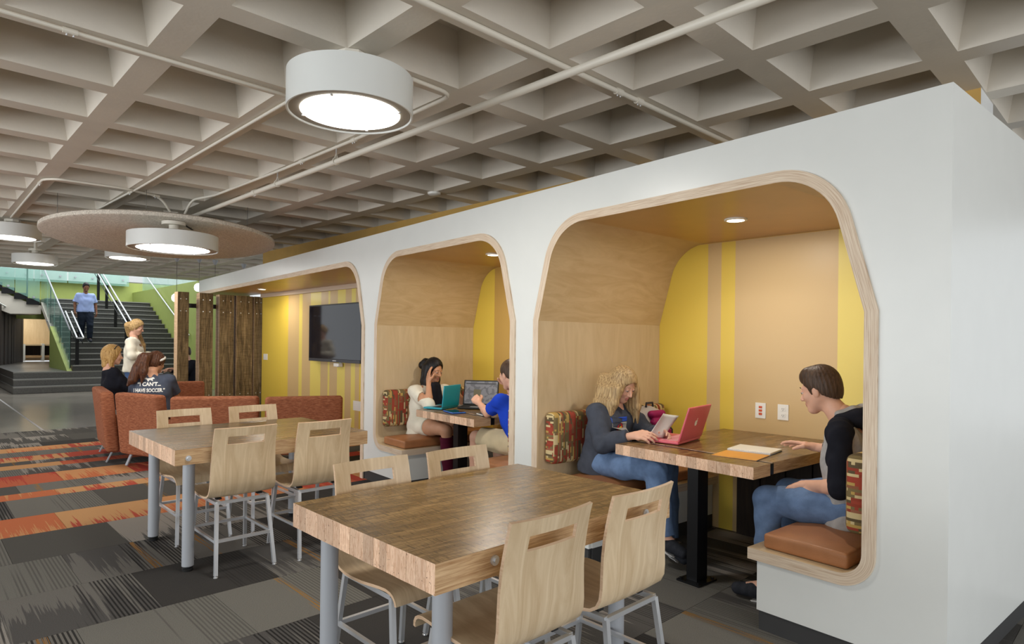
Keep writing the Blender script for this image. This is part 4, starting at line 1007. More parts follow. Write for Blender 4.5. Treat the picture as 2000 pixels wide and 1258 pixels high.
def hand(sd, wrist, d, palm, thumb, curl=(.5, .6, .4), sc=1.0, spread=.1, tcurl=.5):
    d = nz(d); palm = nz(palm-d*(palm@d)); th = nz(thumb-d*(thumb@d)-palm*(thumb@palm)); s = sc
    for i, (x, l, L) in enumerate(((.030, .088, (.042, .026, .021)), (.010, .092, (.046, .029, .023)), (-.010, .088, (.042, .027, .022)), (-.029, .080, (.034, .021, .019)))):
        b = wrist+d*l*s+th*x*s; sd.chain([wrist+d*.012*s+th*x*.55*s, wrist+d*.05*s+th*x*.9*s, b], [.014*s, .0135*s, .0105*s], .014)
        dd = nz(d+th*spread*(1.5-i)*.5); r = .0098*s; p = b; a = 0
        for j in range(3):
            a += curl[j]*(1+.12*i); q = p+(dd*math.cos(a)+palm*math.sin(a))*L[j]*s; sd.cone(p, q, r, r*.9, .004); r *= .9; p = q
    t0 = wrist+d*.022*s+th*.022*s+palm*.006*s; t1 = t0+nz(d*.65+th*.75+palm*.25)*.042*s; t2 = t1+nz(d*.9+th*.25+palm*tcurl)*.032*s; t3 = t2+nz(d*.95+palm*tcurl*1.3)*.025*s
    sd.chain([t0, t1, t2, t3], [.015*s, .0125*s, .0105*s, .009*s], .006)
def head_frame(F, U): F = nz(F); U = nz(U-F*(U@F)); Rr = np.cross(F, U); return F, U, Rr
def head_sdf(sd, C, F, U, R, s=.95, male=False):
    L = lambda f, u, r=0: C+(F*f+U*u+R*r)*s; B = [R, F, U]
    sd.ell(L(-.012, .03), B, (.074*s, .096*s, .092*s), .02); sd.ell(L(.022, -.03), B, (.061*s, .074*s, .084*s), .02)
    for r in (-1, 1):
        sd.cone(L(.0, -.045, r*.05), L(.062, -.094, r*.014), .022*s, .020*s, .02); sd.ell(L(.064, -.028, r*.036), B, (.022*s, .022*s, .02*s), .02)
        sd.ell(L(-.004, -.012, r*.074), B, (.010*s, .019*s, .031*s), .006); sd.cone(L(.083 if male else .079, .022, r*.010), L(.074 if male else .070, .024, r*.042), .010*s, .008*s, .012)
        sd.sub(L(.102, .002, r*.031), .013*s, .014); sd.ell(L(.0805, .0085, r*.031), B, (.0160*s, .0142*s, .0090*s), .003); sd.ell(L(.080, -.0075, r*.031), B, (.015*s, .0125*s, .0065*s), .004)
    sd.cone(L(.068, -.097, -.008), L(.068, -.097, .008), (.022 if male else .018)*s, (.022 if male else .018)*s, .02)
    sd.cone(L(.088, .008), L(.112, -.030), .008*s, .0115*s, .01)
    for r in (-1, 1): sd.ell(L(.100, -.036, r*.010), B, (.008*s, .010*s, .007*s), .006)
    sd.cone(L(.088, -.060, -.017), L(.094, -.059, 0), .0055*s, .0075*s, .007); sd.cone(L(.094, -.059, 0), L(.088, -.060, .017), .0075*s, .0055*s, .007)
    sd.cone(L(.087, -.073, -.013), L(.091, -.073, .0), .006*s, .0085*s, .007); sd.cone(L(.091, -.073, .0), L(.087, -.073, .013), .0085*s, .006*s, .007)
    return L
def person(label, J, F, U, skin, wear, hair=None, res=.008, hr=.0045, sc=1.0, hands=None, male=False, group=None, eyes=True, sleeve=1.0, legs=True, hand_res=.004):
    t = thing('person', label, 'person', tuple(J['pelvis']), group); F, U, R = head_frame(V(*F), V(*U)); C = V(*J['head'])
    J = {k: V(*v) for k, v in J.items()}; hs = .95*sc; parts = []
    sd = SDF(); L = head_sdf(sd, C, F, U, R, hs, male); sd.chain([L(-.022, -.055), L(-.03, -.10)*.5+J['neck']*.5, J['neck']-V(0, 0, .03)], [.05*hs, .049*hs, .056*hs], .03); hd = sd.mesh(hr)
    lipc = L(.096, -.066)
    def mfn(c):
        d = c-lipc; f, u, r = d@F, d@U, d@R
        return np.where((f/.013)**2+(u/(.0135*hs))**2+(r/(.023*hs))**2 < 1, 1, 0)
    sd = SDF(); arms = wear.get('arm_r', .94)
    sd.chain([J['neck']+V(0, 0, .02), J['neck']-V(0, 0, .06)], [.052, .07], .04)
    sd.cone(J['shL']*.85+J['shR']*.15-V(0, 0, .02), J['shR']*.85+J['shL']*.15-V(0, 0, .02), .055, .055, .05)
    for a in 'LR':
        ch = J['chest']*.5+J['sh'+a]*.5; sd.cone(J['hip'+a], ch-V(0, 0, .10), .092*sc, .085*sc, .06); sd.cone(ch-V(0, 0, .1), J['sh'+a]*.7+J['neck']*.3-V(0, 0, .04), .085*sc, .06*sc, .05)
        sd.chain([J['sh'+a], J['elb'+a]*.5+J['sh'+a]*.5, J['elb'+a]], [.046*arms, .042*arms, .037*arms], .03); sd.chain([J['elb'+a], J['elb'+a]*.65+J['wr'+a]*.35, J['wr'+a]], [.038*arms, .036*arms, .0245*arms], .015)
        if legs:
            sd.chain([J['hip'+a], J['hip'+a]*.5+J['knee'+a]*.5, J['knee'+a]], [.088*sc, .075*sc, .055*sc], .04); sd.chain([J['knee'+a], J['knee'+a]*.65+J['ank'+a]*.35, J['ank'+a]], [.054*sc, .052*sc, .036*sc], .02)
            sd.chain([J['ank'+a], J['toe'+a]], [.036, .026], .02)
    bd = sd.mesh(res)
    hparts = []
    if hands:
        for a, h in hands.items():
            s2 = SDF(); w = J['wr'+a]; back = nz(J['elb'+a]-w); s2.cone(w+back*.03, w+V(*h[0])/np.linalg.norm(h[0])*.02, .026*arms, .024, .015); hand(s2, w, V(*h[0]), V(*h[1]), V(*h[2]), h[3] if len(h) > 3 else (.4, .5, .35), h[4] if len(h) > 4 else .95); hparts.append(s2.mesh(hand_res))
    body = sobj('body', [hd, bd]+hparts, [skin, M['lip']], t, mfn)
    if eyes:
        mb = MB(); 
        for r in (-1, 1):
            c = L(.0805, .003, r*.031); s2 = SDF(); s2.ell(c, [R, F, U], (.0130*hs, .0128*hs, .0085*hs), .001); e = sobj('eye', [s2.mesh(.0025)], M['eyew'], t)
            s3 = SDF(); s3.ell(L(.0922, -.0015, r*.031), [R, F, U], (.0050*hs, .0022*hs, .0045*hs), .001); sobj('iris', [s3.mesh(.0015)], M['eyed'], e)
            s4 = SDF(); s4.chain([L(.0885, .0005, r*.018), L(.0955, .0018, r*.031), L(.086, -.0005, r*.045)], [.0012*hs, .0017*hs, .0012*hs], .001); sobj('eyelash', [s4.mesh(.0015)], M['eyed'], t)
            s5 = SDF(); s5.chain([L(.097, .029, r*.014), L(.092, .034, r*.032), L(.080, .030, r*.048)], [.0018*hs, .0021*hs, .0012*hs], .001); sobj('eyebrow', [s5.mesh(.0018)], hair['mat'] if hair else M['eyed'], t)
    # garments
    top = wear['top']; th_ = top.get('t', .014); sd = SDF(); hem = top.get('hem', .02)
    for a in 'LR':
        ch = J['chest']*.5+J['sh'+a]*.5; lowp = J['hip'+a]-nz(ch-J['hip'+a])*hem; sd.cone(lowp, ch-V(0, 0, .10), .094*sc+th_, .087*sc+th_, .06); sd.cone(ch-V(0, 0, .1), J['sh'+a]*.72+J['neck']*.28-V(0, 0, .045), .087*sc+th_, .062*sc+th_*.6, .05)
        if top.get('bust'): sd.ell(ch+V(*top['bust'])*.075-V(0, 0, .03)*1.0, [V(1, 0, 0), V(0, 1, 0), V(0, 0, 1)], (.062, .062, .062), .05)
    sd.cone(J['shL']*.86+J['shR']*.14-V(0, 0, .028), J['shR']*.86+J['shL']*.14-V(0, 0, .028), .052+th_*.5, .052+th_*.5, .06); hc0 = (J['hipL']+J['hipR'])/2; sd.cone(hc0+V(0, 0, .02), J['chest']-V(0, 0, .05), .100*sc+th_, .092*sc+th_, .06); sd.cone(J['neck']-V(0, 0, .04), J['neck']-V(0, 0, .08), .058, .075, .06)
    slv = SDF()
    for a in 'LR':
        k = top.get('sleeve', .95); e = J['elb'+a]; w = J['wr'+a]; r = .047*arms+th_; sep = top.get('sleeve_mat') is not None; T_ = slv if sep else sd
        if sep: slv.cone(J['neck']*.35+J['sh'+a]*.65+V(0, 0, .0), J['sh'+a], .050+th_, r+.004, .03)
        if k <= .5:
            q = J['sh'+a]+(e-J['sh'+a])*(k*2); T_.cone(J['sh'+a], q, r, r*1.02, .03); T_.cone(q, q+nz(q-J['sh'+a])*.02, r, r, .01)
            cutp, cn = q, nz(e-J['sh'+a])
        else:
            q = e+(w-e)*((k-.5)*2); T_.chain([J['sh'+a], J['sh'+a]*.5+e*.5, e], [r, r*.95, r*.92], .03); T_.chain([e, e*.5+q*.5, q], [r*.92, r*.86, .030*arms+th_*.8], .02)
            T_.cone(q, q+nz(w-e)*.02, .030*arms+th_*.8, .030*arms+th_*.8, .005); cutp, cn = q, nz(w-e)
        T_.cut(cutp, cn, .105)
    lowL = J['hipL']-nz(J['chest']-(J['hipL']+J['hipR'])/2)*hem; lowR = lowL+J['hipR']-J['hipL']; sd.cone(lowL, lowR, .09*sc+th_, .09*sc+th_, .04)
    hipc = (J['hipL']+J['hipR'])/2; up = nz(J['chest']-hipc)
    if top.get('open_hem', True): sd.cut(hipc-up*(hem+.03), -up, .26)
    # neckline: a sphere removed round the neck
    sd.sub(J['neck']+V(0, 0, .055)+F*V(1, 1, 0)*.01, top.get('neck_r', .062), .008)
    ph = random.random()*6
    def fold(X, Y, Z, D): return D+.0035*np.sin(38*Z+9*np.sin(11*X+ph)+7*np.sin(9*Y))*np.sin(17*X+13*Y+ph)
    sd.fn(fold)
    g = sobj(top.get('name', 'shirt'), [sd.mesh(res)], top['mat'], t)
    if slv.p: slv.fn(fold); sobj('sleeves', [slv.mesh(res)], top['sleeve_mat'], t)
    bot = wear.get('bottom')
    if bot and legs:
        sd = SDF(); th2 = bot.get('t', .012); k = bot.get('len', 1.0)
        sd.cone(J['hipL'], J['hipR'], .095*sc+th2*.6, .095*sc+th2*.6, .05); sd.cone(hipc, hipc+up*.05, .098*sc+th2*.3, .090*sc+th2*.3, .05)
        for a in 'LR':
            h_, kn, an = J['hip'+a], J['knee'+a], J['ank'+a]
            if k <= .5: q = h_+(kn-h_)*k*2; sd.cone(h_, q, .092*sc+th2, .074*sc+th2, .03); sd.cone(q, q+nz(kn-h_)*.02, .074*sc+th2, .074*sc+th2, .01); sd.cut(q, nz(kn-h_), .12)
            else:
                q = kn+(an-kn)*(k-.5)*2; fl_ = bot.get('flare', .0); sd.chain([h_, h_*.5+kn*.5, kn], [.090*sc+th2, .078*sc+th2, .058*sc+th2], .035); sd.chain([kn, kn*.5+q*.5, q], [.058*sc+th2, .053*sc+th2+fl_*.3, .040*sc+th2+fl_], .02)
                sd.cone(q, q+nz(an-kn)*.02, .040*sc+th2+fl_, .040*sc+th2+fl_, .005); sd.cut(q, nz(an-kn), .09)
        ph2 = random.random()*6
        def fold2(X, Y, Z, D): return D+.003*np.sin(45*Z+8*np.sin(13*X+ph2)+10*Y)*np.sin(19*Y+11*X)
        sd.fn(fold2); sobj(bot.get('name', 'trousers'), [sd.mesh(res)], bot['mat'], t)
    sh = wear.get('shoe')
    if sh and legs:
        for a in 'LR':
            an, to = J['ank'+a], J['toe'+a]; d = nz(to-an); heel = V(an[0], an[1], an[2])-V(0, 0, .04)-d*.03
            sd = SDF(); sd.chain([heel, (heel+to)/2+V(0, 0, .004), to], [.038, .040, .034], .02); sd.cone(an+V(0, 0, .01), heel+V(0, 0, .03), .042, .036, .02)
            if sh.get('boot'):
                sd.chain([J['knee'+a]*(sh['boot'])+an*(1-sh['boot']), J['knee'+a]*.35+an*.65, an], [.064, .056, .046], .02); top_ = J['knee'+a]*(sh['boot'])+an*(1-sh['boot']); sd.cut(top_, nz(J['knee'+a]-an), .11)
            zb_ = min(heel[2], to[2])-.034
            s_o = sobj('boot' if sh.get('boot') else 'shoe', [sd.mesh(.007)], sh['mat'], t)
            s2 = SDF(); s2.chain([heel-V(0, 0, .024), (heel+to)/2-V(0, 0, .022), to-V(0, 0, .020)], [.036, .038, .032], .01); c_ = heel-V(0, 0, .026)
            nn_ = nz(np.cross(np.cross(d, V(0, 0, 1)), d)); s2.fn(lambda X, Y, Z, D: np.maximum(D, (X-c_[0])*nn_[0]+(Y-c_[1])*nn_[1]+(Z-c_[2])*nn_[2])); sobj('sole', [s2.mesh(.006)], sh.get('sole', M['sole']), s_o)
    # hair
    if hair:
        st_ = hair['style']; sd = SDF(); e = hair.get('t', .013)
        sd.ell(L(-.014, .034), [R, F, U], ((.075+e)*hs, (.097+e)*hs, (.094+e)*hs), .01)
        if st_ == 'short': sd.ell(L(-.040, -.012), [R, F, U], ((.066+e)*hs, (.066+e)*hs, (.080+e)*hs), .02)
        if st_ != 'short': sd.ell(L(-.03, -.0), [R, F, U], ((.074+e)*hs, (.085+e)*hs, (.095+e)*hs), .02)
        line = hair.get('line', [(-.13, -.085), (-.06, -.08), (-.015, -.02), (.008, -.02), (.022, -.028), (.036, .02), (.06, .05), (.10, .085), (.13, .10)])
        xs_, ys_ = zip(*line); w_ = hair.get('part', 0)
        def face_cut(X, Y, Z, D):
            f = ((X-C[0])*F[0]+(Y-C[1])*F[1]+(Z-C[2])*F[2])/hs; u = ((X-C[0])*U[0]+(Y-C[1])*U[1]+(Z-C[2])*U[2])/hs; r = ((X-C[0])*R[0]+(Y-C[1])*R[1]+(Z-C[2])*R[2])/hs
            lim = np.interp(f, xs_, ys_)-(.35*np.abs(r) if st_ != 'short' else .08*np.abs(r)); return np.maximum(D, (lim-u)*.7*hs)
        sd.fn(face_cut)
        for lock in hair.get('locks', ()):
            pts, rs = lock; sd.chain([L(*p) if len(p) == 3 else V(*p[:3]) for p in pts], [r*1.0 for r in rs], .02)
        for lock in hair.get('wlocks', ()):
            pts, rs = lock; sd.chain([V(*p) for p in pts], rs, .018)
        gr = hair.get('groove', .0022)
        gv = hair.get('gvec')
        def groove(X, Y, Z, D):
            if gv is not None: q_ = X*gv[0]+Y*gv[1]+Z*gv[2]; return D+gr*np.clip((C[2]+.02-Z)*20, 0, 1)*(np.sin(q_*230+1.2*np.sin(Z*7))+.5*np.sin(q_*137+2*np.sin(Z*5)))
            a = np.arctan2((X-C[0])*R[0]+(Y-C[1])*R[1]+(Z-C[2])*R[2], (X-C[0])*F[0]+(Y-C[1])*F[1]+(Z-C[2])*F[2]+.02)
            return D+gr*(np.sin(a*26+1.5*np.sin(Z*9))+.6*np.sin(a*61+Z*5))
        sd.fn(groove); sobj('hair', [sd.mesh(hair.get('res', .005))], hair['mat'], t)
    return t, dict(L=L, F=F, U=U, R=R, shirt=g)
def project(o_target, verts2d, org, ux, uy, nrm, off=.0025):
    # lay flat artwork on a garment: cast each point along -nrm onto the mesh
    me = o_target.data; w = Vector(o_target.parent['_wl']); bv = BVHTree.FromPolygons([v.co+w for v in me.vertices], [p.vertices[:] for p in me.polygons])
    out = []
    for x, y in verts2d:
        p = Vector(org)+Vector(ux)*x+Vector(uy)*y; h = bv.ray_cast(p+Vector(nrm)*.3, -Vector(nrm), .8)[0]; out.append((h if h is not None else p)+Vector(nrm)*off)
    return out
def art(o_target, polys, org, ux, uy, nrm, mat, name, parent, sub=.012):
    mb = MB()
    for poly in polys:
        pts = []
        for i in range(len(poly)):
            a, b = Vector(poly[i]), Vector(poly[(i+1) % len(poly)]); n = max(1, int((b-a).length/sub)); pts += [tuple(a.lerp(b, k/n)) for k in range(n)]
        tri = tessellate_polygon([[Vector((p[0], p[1], 0)) for p in pts]]); P3 = project(o_target, pts, org, ux, uy, nrm); ids = [mb.vt(p) for p in P3]
        for t_ in tri: mb.face([ids[i] for i in t_])
    return mb.build(name, mat, parent)
def text_art(o_target, s, size, org, ux, uy, nrm, mat, parent, name='lettering', bold=.0, sx=1.0):
    cu = bpy.data.curves.new('t', 'FONT'); cu.body = s; cu.size = size; cu.align_x = 'CENTER'; cu.offset = bold; cu.resolution_u = 3
    to = bpy.data.objects.new('t', cu); COL.objects.link(to); bpy.context.view_layer.update()
    me = bpy.data.meshes.new_from_object(to.evaluated_get(bpy.context.evaluated_depsgraph_get())); bpy.data.objects.remove(to)
    b = bmesh.new(); b.from_mesh(me); bmesh.ops.subdivide_edges(b, edges=[e for e in b.edges if e.calc_length() > size*.25], cuts=2, use_grid_fill=False); bmesh.ops.triangulate(b, faces=b.faces)
    pts = [(v.co.x*sx, v.co.y) for v in b.verts]; fs = [[v.index for v in f.verts] for f in b.faces]; b.free()
    mb = MB()
    if o_target is None: P3 = [Vector(org)+Vector(ux)*x+Vector(uy)*y for x, y in pts]
    else: P3 = project(o_target, pts, org, ux, uy, nrm)
    for p in P3: mb.vt(p)
    for f in fs: mb.face(f)
    return mb.build(name, mat, parent)
# ------------------------------------------------------------------ the people
jeans = lambda m='denim', **k: dict(mat=M[m], name='jeans', **k)
SHORT = [(-.14, -.075), (-.085, -.072), (-.03, -.03), (-.018, .0), (.012, .004), (.020, -.025), (.030, -.022), (.036, .02), (.055, .045), (.085, .075), (.13, .085)]
# boy in the nearest booth, facing the far bench
p8, i8 = person('young man in a black-sleeved grey hooded top and jeans, right side of the nearest booth',
    dict(pelvis=(3.36, 1.335, .575), hipL=(3.27, 1.345, .565), hipR=(3.45, 1.345, .565), chest=(3.36, 1.375, .86), neck=(3.355, 1.405, 1.0), head=(3.35, 1.52, 1.14),
         shL=(3.17, 1.345, .945), shR=(3.54, 1.375, .945), elbL=(3.13, 1.325, .69), wrL=(3.235, 1.535, .655), elbR=(3.62, 1.43, .80), wrR=(3.56, 1.64, .80),
         kneeL=(3.20, 1.725, .545), kneeR=(3.47, 1.74, .55), ankL=(3.17, 1.69, .10), ankR=(3.46, 1.72, .10), toeL=(3.15, 1.86, .045), toeR=(3.47, 1.87, .045)),
    (0, .95, -.30), (0, .30, .95), M['skin1'],
    dict(top=dict(mat=M['ltgray'], name='hooded_top', sleeve=.56, sleeve_mat=M['shirtblack'], t=.010, hem=.06), bottom=jeans('denim2'), shoe=dict(mat=M['shoe'])),
    dict(style='short', mat=M['hairbrown'], t=.009, line=SHORT, res=.004, groove=.0009, locks=[([(.03, .10, -.03), (.03, .10, .03)], [.03, .03]), ([(.055, .085, -.025), (.055, .085, .025)], [.024, .024])]), res=.007, hr=.0038, male=True, sc=1.0,
    hands=dict(L=((-.1, .9, -.3), (0, -.2, -1), (.9, .2, 0), (.25, .3, .2)), R=((-.15, 1, .15), (-.3, 0, -1), (-1, .2, .1), (.15, .2, .15))))
sd = SDF(); sd.chain([(3.24, 1.37, 1.0), (3.29, 1.31, 1.015), (3.36, 1.285, 1.02), (3.43, 1.31, 1.015), (3.48, 1.38, 1.0)], [.035, .042, .046, .042, .035], .03)
sd.cone((3.36, 1.28, 1.0), (3.36, 1.265, .93), .05, .03, .04); sobj('hood', [sd.mesh(.006)], M['shirtblack'], p8)
sd = SDF(); sd.chain([(3.255, 1.385, 1.028), (3.30, 1.335, 1.045), (3.36, 1.315, 1.05), (3.42, 1.335, 1.045), (3.465, 1.395, 1.028)], [.020, .025, .028, .025, .02], .02); sobj('hood_lining', [sd.mesh(.005)], M['ltgray'], p8)
wr = V(3.575, 1.60, .80); dv = nz(V(3.56, 1.64, .80)-V(3.62, 1.43, .80)); a1 = nz(np.cross(dv, V(0, 0, 1))); a2 = np.cross(a1, dv)
tag(MB().tube([wr+(a1*math.cos(a)+a2*math.sin(a))*.033 for a in [2*PI*k/20 for k in range(21)]], .0045, 8).build('bracelet', M['steel']), "dark braided bracelet on the wrist over the nearest booth table", 'bracelet')
# girl in the nearest booth with the papers
hl = [(-.14, -.10), (-.05, -.10), (.02, -.08), (.04, -.03), (.062, .02), (.08, .07), (.13, .09)]
W7 = []
for i in range(10):
    f = i/9; y = 2.95-.165*f; x = 3.222; sw = .06*f; z1 = .79+.03*f
    W7.append(([(x+.035, y+.005, 1.135-.02*f), (x, y, 1.06), (x-.022, y+sw*.3, .97), (x-.035, y+sw*.8, z1+.07), (x-.03, y+sw, z1-.02)], [.032, .031, .029, .023, .005]))
for i in range(6):
    f = i/5; y = 2.95-.17*f; W7.append(([(3.355, y, 1.13), (3.385, y, 1.05), (3.395, y-.01, .94), (3.39, y-.02, .83)], [.034, .031, .026, .006]))
W7.append(([(3.30, 2.915, 1.09), (3.30, 2.955, 1.0), (3.29, 2.98, .90)], [.07, .06, .02]))
p7_, i7 = person('young woman with long blond hair and charcoal sweatshirt, reading in the nearest booth',
    dict(pelvis=(3.30, 2.985, .57), hipL=(3.39, 2.97, .565), hipR=(3.21, 2.97, .565), chest=(3.30, 2.93, .83), neck=(3.30, 2.89, .965), head=(3.30, 2.82, 1.09),
         shL=(3.46, 2.93, .905), shR=(3.13, 2.90, .905), elbL=(3.49, 2.74, .74), wrL=(3.36, 2.565, .785), elbR=(3.08, 2.79, .71), wrR=(3.15, 2.60, .785),
         kneeL=(3.37, 2.50, .56), kneeR=(3.18, 2.44, .585), ankL=(3.27, 2.42, .16), ankR=(3.17, 2.38, .20), toeL=(3.27, 2.29, .06), toeR=(3.20, 2.25, .12)),
    (0, -.86, -.5), (0, -.5, .86), M['skin1'],
    dict(top=dict(mat=M['shirtgray'], name='sweatshirt', sleeve=.92, t=.022, hem=.05, bust=(0, -1, 0)), bottom=jeans('denim2', flare=.02, t=.014), shoe=dict(mat=M['shoe'])),
    dict(style='long', mat=hairm('long_blond_hair', (112, 84, 56), (208, 178, 128), (150, 150, 5)), t=.016, line=hl, wlocks=W7, res=.0040, groove=.0009, gvec=(.25, 1, 0)), res=.007, hr=.0042, sc=.95,
    hands=dict(R=((.15, -1, .12), (.5, .1, -.6), (.5, -.1, .8), (.35, .45, .3), .9), L=((-.2, -1, .15), (-.6, 0, -.6), (-.3, -.2, .9), (.35, .45, .3), .9)))
# front print: blue band, red ring with a yellow disc
def disc(cx, cy, r, n=20): return [(cx+r*math.cos(2*PI*k/n), cy+r*math.sin(2*PI*k/n)) for k in range(n)]
g7 = i7['shirt']; o7 = (3.185, 2.80, .79); ux7 = (1, 0, 0); n7 = (0, -1, 0)
art(g7, [[(-.02, .055), (.14, .055), (.14, .085), (-.02, .085)], [(-.02, -.065), (.14, -.065), (.14, -.035), (-.02, -.035)]], o7, ux7, (0, 0, 1), n7, plain('print_blue', (44, 84, 190), .8), 'printed_band', p7_)
art(g7, [[(-.02, -.03), (.14, -.03), (.14, .05), (-.02, .05)]], o7, ux7, (0, 0, 1), n7, M['ltgray'], 'printed_band', p7_)
art(g7, [disc(.055, .01, .038)], o7, ux7, (0, 0, 1), tuple(Vector(n7)*1.0), plain('print_red', (176, 30, 40), .8), 'printed_ring', p7_).location = Vector(n7)*.002
art(g7, [disc(.055, .01, .019)], o7, ux7, (0, 0, 1), n7, plain('print_gold', (240, 196, 50), .8), 'printed_disc', p7_).location = Vector(n7)*.004
# girl in the middle booth
W5 = []
for (x, y, z1) in ((3.275, 5.30, .80), (3.28, 5.26, .78), (3.31, 5.335, .84), (3.43, 5.30, .90)):
    W5.append(([(x, y, 1.12), (x-.015, y, .98), (x-.02, y-.01, z1+.05), (x-.015, y-.02, z1)], [.03, .03, .024, .008]))
W5.append(([(3.33, 5.37, 1.15), (3.31, 5.39, 1.13)], [.05, .045]))
p5_, i5 = person('young woman with black hair in a cream jacket, head on hand, in the middle booth',
    dict(pelvis=(3.28, 5.30, .56), hipL=(3.37, 5.28, .555), hipR=(3.19, 5.29, .555), chest=(3.29, 5.28, .82), neck=(3.31, 5.28, .955), head=(3.345, 5.245, 1.085),
         shL=(3.46, 5.22, .89), shR=(3.14, 5.28, .89), elbL=(3.56, 5.04, .76), wrL=(3.46, 4.99, .86), elbR=(3.17, 5.05, .765), wrR=(3.235, 5.165, .965),
         kneeL=(3.37, 4.86, .55), kneeR=(3.22, 4.83, .555), ankL=(3.40, 4.86, .12), ankR=(3.26, 4.84, .12), toeL=(3.42, 4.74, .05), toeR=(3.28, 4.72, .05)),
    (.18, -.92, -.30), (.05, -.28, .95), M['skin2'],
    dict(top=dict(mat=M['cream'], name='jacket', sleeve=.62, t=.013, hem=.14, neck_r=.085), bottom=dict(mat=M['cream'], len=.2, name='shorts'), shoe=dict(mat=M['maroon'], boot=.86, sole=M['rubber'])),
    dict(style='long', mat=M['hairblack'], t=.016, line=[(-.14, -.09), (-.05, -.10), (.0, -.06), (.03, -.03), (.05, .04), (.07, .085), (.13, .11)], wlocks=W5, res=.006, groove=.0015), res=.008, hr=.0045, sc=.92,
    hands=dict(R=((.12, .25, 1), (.9, -.1, .1), (.2, -.9, .2), (.15, .25, .2), .88), L=((-.6, .2, .8), (-.6, -.3, -.5), (.1, -.9, .3), (.6, .7, .5), .88)))
sd = SDF(); 
for a in (-1, 1): sd.cone((3.30+a*.03, 5.17+.01*a, .93), (3.30+a*.045, 5.15, .74), .045, .05, .03)
sobj('black_top', [sd.mesh(.007)], M['shirtblack'], p5_)
# boy in the middle booth, mostly hidden by the wall
p6_, i6 = person('young man in a bright blue t-shirt and khaki shorts, partly hidden in the middle booth',
    dict(pelvis=(3.32, 3.72, .565), hipL=(3.23, 3.74, .56), hipR=(3.41, 3.74, .56), chest=(3.32, 3.84, .83), neck=(3.31, 3.93, .965), head=(3.31, 4.03, 1.10),
         shL=(3.13, 3.93, .90), shR=(3.48, 3.93, .90), elbL=(3.18, 4.155, .775), wrL=(3.27, 4.40, .835), elbR=(3.50, 4.16, .80), wrR=(3.43, 4.20, .99),
         kneeL=(3.20, 4.34, .555), kneeR=(3.42, 4.30, .555), ankL=(3.18, 4.34, .10), ankR=(3.42, 4.30, .10), toeL=(3.18, 4.50, .045), toeR=(3.42, 4.46, .045)),
    (0, .95, -.28), (0, .28, .95), M['skin1'],
    dict(top=dict(mat=M['blue'], name='t_shirt', sleeve=.34, t=.012, hem=.05), bottom=dict(mat=M['khaki'], len=.42, name='shorts', t=.018), shoe=dict(mat=M['shoe'])),
    dict(style='short', mat=M['hairbrown'], t=.006, line=SHORT, res=.005, groove=.0008), res=.008, hr=.0045, male=True,
    hands=dict(L=((-.0, .8, .5), (.6, .3, -.5), (.2, -.1, .9), (1.1, 1.2, .7), .95), R=((-.3, .1, 1), (-.7, -.5, .1), (-.3, .8, .3), (.9, 1.0, .6), .95)))
# --- beyond: the sofa group (built on the building grid)
def WJ(d): return {k: tuple(W(*v)) for k, v in d.items()}
def wd(w, u, z=0): q = BX*w+AX*u; return (q.x, q.y, z)
# blond woman against the end-on sofa
p3, i3 = person('woman with a blond bob in a black top, arms folded, on the rust sofa',
    WJ(dict(pelvis=(1.96, 9.16, .55), hipL=(1.99, 9.25, .55), hipR=(1.99, 9.07, .55), chest=(1.90, 9.16, .84), neck=(1.84, 9.16, 1.005), head=(1.88, 9.155, 1.145),
         shL=(1.87, 9.32, .94), shR=(1.87, 8.99, .94), elbL=(2.06, 9.33, .74), wrL=(2.22, 9.14, .76), elbR=(2.02, 8.97, .72), wrR=(2.21, 9.18, .74),
         kneeL=(2.40, 9.25, .50), kneeR=(2.40, 9.07, .50), ankL=(2.46, 9.25, .10), ankR=(2.46, 9.07, .10), toeL=(2.6, 9.25, .04), toeR=(2.6, 9.07, .04))),
    wd(1, -.12, -.10), (0, 0, 1), M['skin1'], dict(top=dict(mat=M['shirtblack'], name='black_top', sleeve=.85, t=.014, neck_r=.058), bottom=dict(mat=M['navy']), shoe=dict(mat=M['shoe'])),
    dict(style='bob', mat=M['hairgold'], t=.02, line=[(-.14, -.12), (.0, -.12), (.03, -.09), (.045, -.02), (.06, .04), (.08, .08), (.13, .10)], res=.007, groove=.003,
         locks=[([(-.02, -.02, .075), (-.01, -.13, .07)], [.035, .022]), ([(-.02, -.02, -.075), (-.01, -.13, -.07)], [.035, .022]), ([(-.06, -.02, 0), (-.065, -.13, 0)], [.06, .045])]), res=.010, hr=.006,
    hands=dict(L=(wd(.4, -1, .1), wd(0, 0, -1), wd(-1, 0, .2), (.2, .3, .2)), R=(wd(.3, 1, .3), wd(-1, 0, 0), (0, 0, 1), (.3, .3, .2))), hand_res=.005)
L3 = i3['L']; MB().tube([L3(.0, .08, -.085), L3(.03, .13, -.06), L3(.045, .14, 0), L3(.03, .13, .06), L3(.0, .08, .085)], .006, 8).build('sunglasses', M['rubber'], p3)
